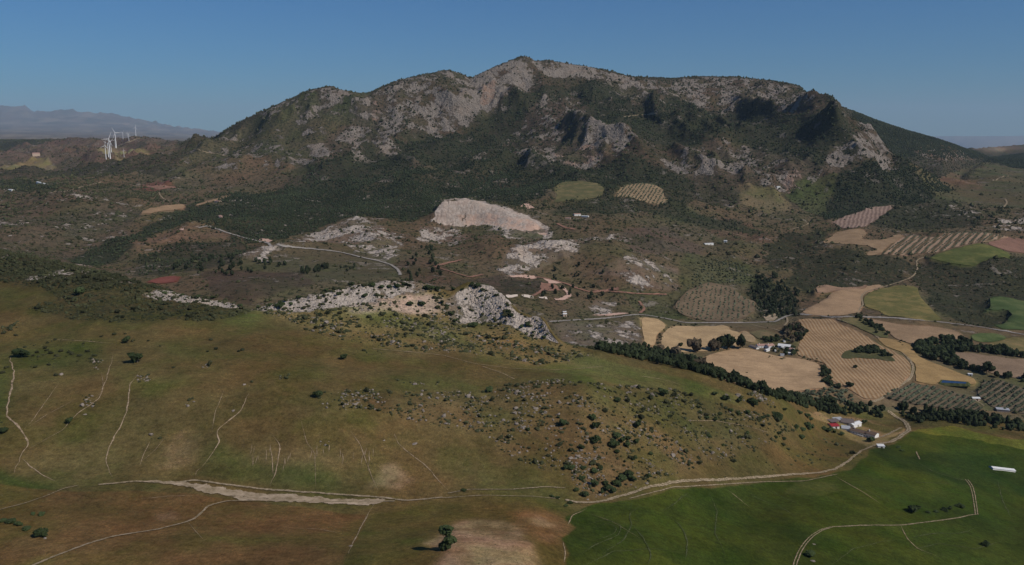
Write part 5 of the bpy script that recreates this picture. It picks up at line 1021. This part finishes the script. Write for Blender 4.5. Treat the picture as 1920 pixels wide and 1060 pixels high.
# planted rows
def rows(poly, a, b, along, between, seed, jit=0.12):
    """trees on a grid whose rows run on the ground from photo point a to b"""
    A, B = at(*a), at(*b); d = (B - A)[:2]; d /= np.linalg.norm(d); n = np.array([-d[1], d[0]])
    g = np.array([at(u, v)[:2] for u, v in poly]); c = g.mean(0); q = g - c; s1, s2 = q @ d, q @ n
    i, j = np.meshgrid(np.arange(s1.min(), s1.max(), along), np.arange(s2.min(), s2.max(), between)); r = np.random.RandomState(seed)
    i = i.ravel() + r.randn(i.size) * jit * along; j = j.ravel() + r.randn(j.size) * jit * along; P = c + i[:, None] * d + j[:, None] * n
    m = inpoly(g, P[:, 0], P[:, 1]) & (r.rand(len(P)) < 0.94); x, y = P[m, 0], P[m, 1]; return x, y, gz(x, y)
OL = []
OL.append((rows(Z5([(650,895),(760,825),(900,775),(1090,805),(1440,890),(1480,935),(1560,1005),(1500,1040),(1300,1010),(1000,965),(800,935)]), (1700,722), (1665,742), 3.0, 6.4, 1), 1.7, 1.1))
OL.append((rows(Z5([(1490,860),(1560,750),(1700,740),(1920,820),(2300,900),(2300,1040),(1920,1040),(1650,990),(1540,905)]), (1880,735), (1850,755), 3.2, 7.0, 2), 1.8, 1.1))
OL.append((rows([(1262,577),(1290,547),(1330,532),(1370,540),(1395,560),(1418,569),(1405,588),(1380,601),(1330,602),(1290,594)], (1300,560), (1380,575), 8.0, 8.5, 3), 1.6, 1.0))
OL.append((rows(Z2([(840,130),(900,40),(1000,25),(1150,20),(1230,60),(1240,130),(1290,160),(1240,200),(1160,195),(1080,170),(980,145)]), (1200,350), (1180,375), 8.5, 10.0, 4), 2.0, 1.0))
OL.append((rows(Z6([(745,428),(820,362),(920,292),(990,272),(1180,292),(1230,282),(1290,257),(1450,247),(1620,252),(1700,267),(1815,280),(1620,318),(1460,343),(1360,363),(1220,408),(1100,418),(950,428)]), (1732,475), (1776,440), 5.2, 11.0, 5), 1.6, 1.0))
OL.append((rows([(1282,548),(1300,515),(1325,492),(1365,486),(1402,505),(1412,525),(1388,536),(1335,528)], (1310,520), (1390,522), 9.0, 10.0, 6), 1.7, 1.0))
LABS = ["grey-green olive tree in rows right of the farm road", "grey-green olive tree in rows at the far right beyond the small shed", "small olive tree on the reddish terraced hillside above the road", "dark olive tree in the tan orchard below the mountain", "olive tree in the striped orchard on the right hills", "olive tree on the slope above the terraced orchard"]
GRP = ["olive rows by the farm road", "olive rows at the far right", "terraced olive orchard", "tan orchard", "striped orchard", "upper olive slope"]
left = 300
for k, ((x, y, z), r, h) in enumerate(OL):
    n = min(len(x), (110, 50, 0, 0, 0, 0)[k]); o = np.argsort(y); print("olives", len(x))
    for i in o[:n]: tree("olive_tree", LABS[k], "tree", OLIVES, (x[i], y[i], z[i]), r * RS.uniform(.8, 1.2), h, .3, GRP[k], parts=False)
    o = o[n:]; mass("olive_rows", x[o], y[o], z[o], r * RS.uniform(.8, 1.25, len(o)), L_OLIVE, ICO1, 10 + k, flat=.9, lift=.8)
# ------------------------------------------------------------------ buildings, tank, wind turbines
def plain(name, a, bcol, rough=0.8, sc_=1.2, metal=0.0):
    m, t, b = mat(name); P = nd(t, "ShaderNodeNewGeometry").outputs["Position"]
    t.links.new(mixc(t, rng(t, noise(t, P, sc_, 5, 0.65), 0.35, 0.65, 0, 1), a, bcol), b.inputs["Base Color"])
    b.inputs["Roughness"].default_value = rough; b.inputs["Metallic"].default_value = metal
    bump(t, b, noise(t, P, 4.0, 3), 0.3, 0.05); return m
W_WHITE = plain("whitewash", (0.80, 0.78, 0.74), (0.68, 0.65, 0.60)); W_TAN = plain("tan_render", (0.55, 0.42, 0.32), (0.46, 0.35, 0.27)); W_STONE = plain("rubble_wall", (0.36, 0.30, 0.25), (0.26, 0.21, 0.17))
T_BROWN = plain("weathered_tiles", (0.17, 0.115, 0.085), (0.11, 0.08, 0.06), 0.9, 2.0); T_RED = plain("red_sheet_roof", (0.34, 0.04, 0.045), (0.25, 0.03, 0.035), 0.6); T_PINK = plain("clay_tiles", (0.42, 0.26, 0.21), (0.32, 0.20, 0.16), 0.9, 2.0)
T_GREY = plain("grey_sheet_roof", (0.40, 0.41, 0.43), (0.30, 0.31, 0.33), 0.5); T_PALE = plain("pale_sheet_roof", (0.66, 0.66, 0.65), (0.55, 0.55, 0.54), 0.5); T_DARK = plain("old_grey_brown_roof", (0.165, 0.135, 0.125), (0.12, 0.10, 0.095), 0.9)
GLASS = plain("dark_glass", (0.03, 0.035, 0.04), (0.04, 0.04, 0.045), 0.15); DOOR = plain("dark_wood", (0.07, 0.045, 0.03), (0.09, 0.06, 0.04)); WHITE_PAINT = plain("turbine_white", (0.80, 0.80, 0.80), (0.76, 0.77, 0.78), 0.4)
FOLIL, _t, _b = mat("pond_liner_water"); _b.inputs["Base Color"].default_value = (0.015, 0.03, 0.075, 1); _b.inputs["Roughness"].default_value = 0.12; _b.inputs["Specular IOR Level"].default_value = 0.5
_P = nd(_t, "ShaderNodeNewGeometry").outputs["Position"]; bump(_t, _b, noise(_t, _P, 0.8, 3), 0.15, 0.05)

def box(V, F, x0, x1, y0, y1, z0, z1):
    o = len(V); V += [(x0,y0,z0),(x1,y0,z0),(x1,y1,z0),(x0,y1,z0),(x0,y0,z1),(x1,y0,z1),(x1,y1,z1),(x0,y1,z1)]
    F += [(o+3,o+2,o+1,o), (o+4,o+5,o+6,o+7), (o,o+1,o+5,o+4), (o+1,o+2,o+6,o+5), (o+2,o+3,o+7,o+6), (o+3,o,o+4,o+7)]
def meshl(name, V, F, m):
    me = bpy.data.meshes.new(name); me.from_pydata(V, [], F); me.materials.append(m); me.update(); return me
def house(name, label, cat, a, b, depth, h, rise, wall_m, roof_m, wins=0, door=True, chim=0, shed=False, over=0.35, group=None, open_front=False, grow=1.0, up=0.0, tilt=False):
    """a, b: photo points of the near base edge; depth runs away from the viewer"""
    A, B = at(*a), at(*b); d = (B - A)[:2]; L = float(np.linalg.norm(d)) * grow; mid = (A + B) / 2; yaw = math.atan2(d[1], d[0])
    t = link(name, None); nn = np.array([-math.sin(yaw), math.cos(yaw)]) * depth; corner = [A[2], B[2], gz1(A[0] + nn[0], A[1] + nn[1]), gz1(B[0] + nn[0], B[1] + nn[1])]; t.location = (mid[0], mid[1], 0.5 * min(corner) + 0.5 * sum(corner) / 4 + up); t.rotation_euler = (0, -math.atan2(B[2] - A[2], L) if tilt else 0, yaw); setp(t, None, label, cat, group)
    x = L / 2; z0 = -4.0
    V, F = [], []
    if open_front:
        for px in np.linspace(-x + .2, x - .2, max(3, int(L / 4))): box(V, F, px - .12, px + .12, 0.0, .24, z0, h)
        box(V, F, -x, x, depth - .25, depth, z0, h); link("wall", meshl("wall", V, F, wall_m), t)
    else:
        if shed: V = [(-x,0,z0),(x,0,z0),(x,depth,z0),(-x,depth,z0),(-x,0,h),(x,0,h),(x,depth,h+rise),(-x,depth,h+rise)]; F = [(0,1,5,4),(1,2,6,5),(2,3,7,6),(3,0,4,7),(4,5,6,7)]
        else: V = [(-x,0,z0),(x,0,z0),(x,depth,z0),(-x,depth,z0),(-x,0,h),(x,0,h),(x,depth,h),(-x,depth,h),(-x,depth/2,h+rise),(x,depth/2,h+rise)]; F = [(0,1,5,4),(2,3,7,6),(1,2,6,9,5),(3,0,4,8,7)]
        link("wall", meshl("wall", V, F, wall_m), t)
    V, F = [], []; o = over; k = 0.16; lo = 0.03
    s = rise / (depth / 2) if not shed else rise / depth
    if shed or open_front:
        rr = rise if shed else 0.4; s = rr / depth
        for zz in (lo, lo + k): V += [(-x-o,-o,h-o*s+zz),(x+o,-o,h-o*s+zz),(x+o,depth+o,h+rr+o*s+zz),(-x-o,depth+o,h+rr+o*s+zz)]
        F = [(3,2,1,0),(4,5,6,7),(0,1,5,4),(1,2,6,5),(2,3,7,6),(3,0,4,7)]
        rf = link("roof", meshl("roof", V, F, roof_m), t)
    else:
        for zz in (lo, lo + k): V += [(-x-o,-o,h-o*s+zz),(x+o,-o,h-o*s+zz),(x+o,depth/2,h+rise+zz),(-x-o,depth/2,h+rise+zz),(x+o,depth+o,h-o*s+zz),(-x-o,depth+o,h-o*s+zz)]
        F = [(3,2,1,0),(5,4,2,3),(6,7,8,9),(9,8,10,11),(0,1,7,6),(4,5,11,10),(1,2,8,7),(2,4,10,8),(0,6,9,3),(3,9,11,5)]
        rf = link("roof", meshl("roof", V, F, roof_m), t)
    for c in range(chim):
        V, F = [], []; cx = (-0.3 + 0.6 * c) * L; box(V, F, cx - .4, cx + .4, depth*.35, depth*.35+.8, h, h + rise + 1.0); box(V, F, cx-.5, cx+.5, depth*.35-.1, depth*.35+.9, h+rise+1.0, h+rise+1.15)
        link("chimney", meshl("chimney", V, F, wall_m), rf)
    if wins:
        wm = None
        for i in range(wins):
            cx = -x + L * (i + 0.5) / wins + rnd.uniform(-.2, .2)
            V, F = [], []; box(V, F, cx - .5, cx + .5, -.06, .1, .9, 2.0); fr = link("window", meshl("window", V, F, DOOR), t)
            V, F = [], []; box(V, F, cx - .42, cx + .42, -.09, .02, .98, 1.92); link("pane", meshl("pane", V, F, GLASS), fr)
    if door and not open_front:
        cx = L * .12; V, F = [], []; box(V, F, cx - .55, cx + .55, -.08, .1, -.5, 2.05); link("door", meshl("door", V, F, DOOR), t)
    return t
ZF = lambda x, y: (1500 + x / 7.385, 740 + y / 7.385)
house("farmhouse", "long whitewashed farmhouse with brown tiled roof in the farmyard", "house", ZF(690,522), ZF(905,592), 7.5, 3.6, 1.5, W_WHITE, T_BROWN, 6, True, 1)
house("farmhouse", "taller white farmhouse with tiled roof at the near end of the farm", "house", ZF(905,590), ZF(1035,612), 8.5, 4.6, 1.7, W_WHITE, T_BROWN, 3, True, 1)
house("farm_shed", "white shed with bright red roof at the far end of the farm", "shed", ZF(440,462), ZF(545,480), 8.5, 2.6, 1.0, W_WHITE, T_RED, 1, True)
house("farm_shed", "low grey metal lean-to between the red roof and the white farmhouse", "shed", ZF(575,478), ZF(690,512), 8.0, 2.2, 0.5, W_WHITE, T_GREY, 0, False, 0, True)
house("barn", "long barn with dull grey-brown roof at the back of the farmyard", "barn", ZF(575,400), ZF(745,447), 13.0, 3.2, 1.7, W_STONE, T_DARK, 0, True)
house("farm_shed", "small shed with shining grey roof behind the long barn", "shed", ZF(490,372), ZF(600,385), 6.0, 2.6, 0.6, W_TAN, T_GREY, 0, False, 0, True)
house("outbuilding", "white outbuilding at the right end of the long barn", "outbuilding", ZF(745,462), ZF(850,440), 6.0, 3.4, 1.2, W_WHITE, T_PALE, 1, True)
house("farm_shed", "open cattle shelter with brown roof at the left end of the barn", "shelter", ZF(440,400), ZF(560,410), 7.0, 2.6, 0.4, W_STONE, T_DARK, open_front=True)
house("outbuilding", "small white building by the track below the farm", "outbuilding", ZF(1080,735), ZF(1172,745), 4.0, 2.2, 0.5, W_WHITE, T_PALE, 1, True, 0, True)
house("garden_wall", "short low white wall in front of the farmhouse", "wall", ZF(700,530), ZF(870,590), 0.4, 0.9, 0.08, W_WHITE, W_WHITE, 0, False, 0, True, 0.02)
ZH_ = lambda x, y: (1400 + x / 13.25, 600 + y / 13.25)
HM = [("house", "long white house front at the left of the hamlet", (275,700), (535,700), 8, 3.4, 1.4, W_WHITE, T_PINK, 4, 1), ("house", "house with pink tiled roof in the middle of the hamlet", (545,725), (690,700), 8, 3.8, 1.8, W_WHITE, T_PINK, 2, 1),
 ("warehouse", "long hall with pale grey metal roof at the hamlet", (770,690), (1075,728), 12, 3.6, 1.6, W_WHITE, T_PALE, 3, 0), ("house", "white house at the right end of the hamlet with tan roof", (1045,780), (1130,800), 7, 3.6, 1.3, W_WHITE, T_PINK, 2, 0),
 ("outbuilding", "low white ruin-like walls at the left end of the hamlet", (60,665), (240,735), 5, 2.2, .6, W_WHITE, T_DARK, 0, 0), ("outbuilding", "small white hut in front of the pink roof", (490,795), (575,775), 4, 2.4, .7, W_WHITE, T_PALE, 0, 0),
 ("outbuilding", "small white hut in the hamlet garden", (700,800), (730,800), 3, 2.2, .5, W_WHITE, T_PALE, 0, 0), ("outbuilding", "pale shed at the lower edge of the hamlet garden", (840,900), (930,905), 4, 2.2, .5, W_WHITE, T_GREY, 0, 0),
 ("outbuilding", "low pale shed at the lower right of the hamlet", (1010,860), (1150,875), 4, 2.2, .4, W_WHITE, T_PALE, 0, 0), ("outbuilding", "pale small hut at the edge of the hamlet grove", (920,560), (970,560), 4, 2.6, .6, W_WHITE, T_PALE, 0, 0), ("outbuilding", "tiny white hut beside the tall grove", (870,725), (930,725), 4, 2.6, .6, W_WHITE, T_PALE, 0, 0)]
for n, l, a, b, dp, h, ri, wm, rm, wi, ch in HM: house(n, l, n, ZH_(*a), ZH_(*b), dp, h, ri, wm, rm, wi, wi > 0, ch)
house("tool_shed", "small shed with silver roof between the two olive plots", "shed", (1824,750), (1838,752), 5, 2.6, 1.0, W_TAN, T_PALE, 1, True)
house("greenhouse", "long low shed with pale roof among the right olive rows", "shed", (1869,772), (1893,774), 6, 2.4, 0.5, W_STONE, T_GREY, 0, False, 0, True)
house("greenhouse", "long narrow white polytunnel shed in the green field at the right edge", "shed", (1861,881), (1904,886), 5, 2.0, 0.9, W_WHITE, T_PALE, 0, False, up=0.6, tilt=True)
house("hut", "small white hut at the edge of the stubble field", "hut", (1815,704), (1823,706), 4, 2.4, 0.6, W_WHITE, T_PALE, 0, True)
house("house", "white house with walled yard on the green shelf below the mountain", "house", (1077,405), (1089,405), 8, 4.0, 1.3, W_WHITE, T_PINK, 2, True)
house("outbuilding", "long low white outbuilding right of the shelf house", "outbuilding", (1090,407), (1103,408), 5, 2.8, .8, W_WHITE, T_PALE, 0, False)
house("outbuilding", "pinkish outbuilding left of the shelf house", "outbuilding", (1060,411), (1070,412), 6, 3.2, .8, W_TAN, T_PINK, 0, False)
house("house", "low white farm building on the scrubby slope right of the rocky hill", "house", (1322,459), (1338,460), 7, 3.0, 1.0, W_WHITE, T_PALE, 2, True)
house("house", "small bright white house right of the low farm building", "house", (1357,455), (1363,455), 5, 4.0, 1.0, W_WHITE, T_PALE, 1, True)
house("house", "pale long building in the dark trees at the far left", "house", (68,345), (86,346), 10, 4.5, 1.5, W_WHITE, T_PALE, 2, True)
house("house", "small white house at the left edge of the scrub hills", "house", (15,359), (22,359), 8, 4.5, 1.2, W_WHITE, T_PALE, 1, True)
house("warehouse", "orange-brown hall on the distant left plain", "hall", (61,293), (75,293), 30, 12, 5, W_TAN, T_PINK, 0, False)
house("house", "cream house with terrace beside the ochre field on the left", "house", (402,380), (412,380), 8, 3.6, 1.2, W_TAN, T_PINK, 1, True)
house("house", "pinkish house above the road in the left woods", "house", (410,410), (418,410), 7, 3.6, 1.2, W_TAN, T_PINK, 1, True)
house("hut", "small pale hut beside the road in the middle", "hut", (1056,594), (1063,594), 5, 3.6, 0.8, W_TAN, T_PALE, 1, True)
house("hut", "tiny pale ruin below the white rubble bank", "hut", (1056,588), (1062,588), 4, 2.2, 0.5, W_TAN, T_PALE, 0, False)
house("hut", "white block at the cave below the right cliff", "hut", (1457,354), (1463,354), 6, 5, 1, W_WHITE, T_PALE, 0, False)
# irrigation pond
pp = np.array([at(*ZF5)[:3] for ZF5 in Z5([(1165,770),(1180,740),(1405,785),(1400,812)])]); zz = pp[:, 2].max() + 0.9
c = pp.mean(0); V, F = [], []
pond = link("irrigation_pond", None); pond.location = (c[0], c[1], zz); setp(pond, None, "dark blue rectangular irrigation pond beside the olive rows", "pond")
q = pp[:, :2] - c[:2]
link("water", meshl("water", [(x, y, 0.0) for x, y in q * 0.95], [(0, 1, 2, 3)] if np.cross(np.append(q[1]-q[0], 0), np.append(q[2]-q[0], 0))[2] > 0 else [(3, 2, 1, 0)], FOLIL), pond)
V = []; F = []
for k in range(4): V += [(*(q[k] * 0.94), 0.05), (*(q[k] * 1.06), 0.35), (*(q[k] * 1.30), -3.0)]
for k in range(4):
    j = (k + 1) % 4
    F += [(3*k, 3*k+1, 3*j+1, 3*j), (3*k+1, 3*k+2, 3*j+2, 3*j+1)]
link("bank", meshl("bank", V, F, M_CROP), pond)
# loose pale blocks and lorry-like stones
for u, v, px, lab in ((1145,745,6,"pale car-sized block lying on the upper stony slope"),(84,1010,9,"pale boulder below the dark bush on the brown slope"),(657,1024,9,"whitish stones at the gully in the bottom middle"),(1524,1052,10,"pinkish flat stone under the lone tree of the green field"),(1526,1021,7,"narrow pale stone lying in the green field near the wheel ruts"),
    (458,721,11,"pale round rock on the left slope near a gully head"),(437,770,9,"pale flat rock on the left slope below another"),(777,832,12,"pinkish rock left of a gully head in the middle slope"),(720,826,6,"small pale rock on the green middle slope"),(1106,907,14,"large pinkish boulder low on the stony slope"),(1083,856,12,"large pale flat boulder in the middle of the stony slope"),(1183,909,8,"white pointed boulder by the track"),(115,703,11,"pale boulder on the left slope beside a bush"),(1383,742,16,"large pinkish rock on the crest of the right spur"),(1362,741,12,"grey rock on the right spur beside the pinkish one"),(160,777,8,"grey slab in a gully on the left slope"),(353,761,9,"low grey slab in the middle of the left slope"),(898,792,10,"pale boulder high on the stony slope"),(945,788,11,"grey boulder high in the middle of the stony slope"),(1113,797,9,"pale yellow boulder between two bushes on the stony slope")):
    p = at(u, v); r = pxr(p, px) / 2
    o = link("boulder", STONES[rnd.randrange(7)]); o.location = (p[0], p[1], p[2] - .25 * r); o.scale = (r * 1.1, r * .9, r * .75); o.rotation_euler = (0, 0, rnd.uniform(0, 6.28)); setp(o, None, lab, "boulder")
# utility poles seen as fine lines
def turbine_parts():
    V, F = [], []; n = 14
    for k, (z, r) in enumerate(((-6, 1.9), (0, 1.8), (25, 1.4), (50, .95))):
        for i in range(n): a = 2 * math.pi * i / n; V.append((r * math.cos(a), r * math.sin(a), z))
    for k in range(3):
        for i in range(n): F.append((k*n+i, k*n+(i+1)%n, (k+1)*n+(i+1)%n, (k+1)*n+i))
    tower = meshl("tower", V, F, WHITE_PAINT)
    bm = bmesh.new(); bmesh.ops.create_cube(bm, size=1); bmesh.ops.scale(bm, vec=(2.6, 7.5, 2.8), verts=bm.verts); bmesh.ops.bevel(bm, geom=bm.edges[:], offset=.5, segments=2); nac = bpy.data.meshes.new("nacelle"); bm.to_mesh(nac); bm.free(); nac.materials.append(WHITE_PAINT)
    bm = bmesh.new(); bmesh.ops.create_cone(bm, segments=12, radius1=1.4, radius2=.3, depth=2.4); bmesh.ops.rotate(bm, matrix=Matrix.Rotation(math.pi/2, 3, 'X'), verts=bm.verts); hub = bpy.data.meshes.new("hub"); bm.to_mesh(hub); bm.free(); hub.materials.append(WHITE_PAINT)
    V, F = [], []
    for k, (z, c, th) in enumerate(((0.8, 1.0, .8), (4, 1.5, .5), (12, 1.0, .3), (22, .3, .1))):
        for dx, dy in ((-.35, 0), (.1, th/2), (.65, 0), (.1, -th/2)): V.append((dx * c, dy, z))
    for k in range(3):
        for i in range(4): F.append((k*4+i, k*4+(i+1)%4, (k+1)*4+(i+1)%4, (k+1)*4+i))
    F += [(3,2,1,0), (12,13,14,15)]
    return tower, nac, hub, meshl("blade", V, F, WHITE_PAINT)
TOW, NAC, HUB, BLD = turbine_parts()
TURB = [((199,298),(196,274),0.2,"leftmost wind turbine, nearest pair at the left"),((204,298),(203,270),1.0,"second wind turbine of the tight left cluster"),((207,299),(206,262),0.5,"tallest wind turbine in the tight left cluster"),((209,288),(208,266),0.9,"wind turbine at the right of the tight left cluster"),((217,282),(215,263),.3,"wind turbine just right of the left cluster, by the pale track"),
 ((218,276),(217,250),1.5,"wind turbine standing tall left of the far hilltop row"),((231,262),(230,249),.7,"small wind turbine on the left flank of the far hilltop"),((239,256),(239,245),.1,"small wind turbine on the crest of the far hilltop"),((242,266),(242,252),.6,"wind turbine below the far hilltop crest beside the track"),((255,256),(254,240),.25,"rightmost wind turbine, alone on the far hilltop"),((233,297),(233,282),1.9,"wind turbine alone at the right over the pale fields")]
for (bu, bv), (hu, hv), ph, lab in TURB:
    s, e = uv2se(bu, bv); c = int((float(s) - S[0]) / DS)
    prof = np.where((SEG > seg["woods_high"]) & (SEG < seg["plain"]), EE[:, c], -9); k = np.nonzero(prof >= e)[0]; k = int(k[0]) if len(k) else int(np.argmax(prof))
    Y = float(YY[k, c]); p = (float(s) * Y, Y, gz1(float(s) * Y, Y)); _, eh = uv2se(hu, hv); hgt = CAM_Z + float(eh) * Y - p[2]; f = float(np.clip(hgt / 50.0, 0.5, 2.2))
    t = link("wind_turbine", None); t.location = p; t.scale = (f * 0.8, f * 0.8, f); t.rotation_euler = (0, 0, 0.35 + rnd.uniform(-.15, .15)); setp(t, None, lab, "wind turbine", "wind turbines on the left hills")
    link("tower", TOW, t)
    o = link("nacelle", NAC, t); o.location = (0, 1.0, 51.2)
    h = link("hub", HUB, t); h.location = (0, -3.6, 51.2)
    for q in range(3):
        b = link("blade", BLD, t); b.location = (0, -3.6, 51.2); b.rotation_euler = (0, ph + q * 2 * math.pi / 3, 0)

# ------------------------------------------------------------------ air
V, F = [], []
zmin = float(ZZ.min()) - 30; zmax = float(ZZ.max()) + 60
box(V, F, -64000, 64000, -500, 76000, zmin, zmax)
hm = bpy.data.materials.new("haze"); hm.use_nodes = True; ht = hm.node_tree; ht.nodes.clear()
ho = ht.nodes.new("ShaderNodeOutputMaterial"); hv = ht.nodes.new("ShaderNodeVolumePrincipled"); ht.links.new(hv.outputs[0], ho.inputs["Volume"])
hv.inputs["Color"].default_value = (0.62, 0.80, 1.0, 1); hv.inputs["Density"].default_value = 0.000016; hv.inputs["Anisotropy"].default_value = 0.0
setp(link("haze", meshl("haze", V, F, hm)), "stuff")
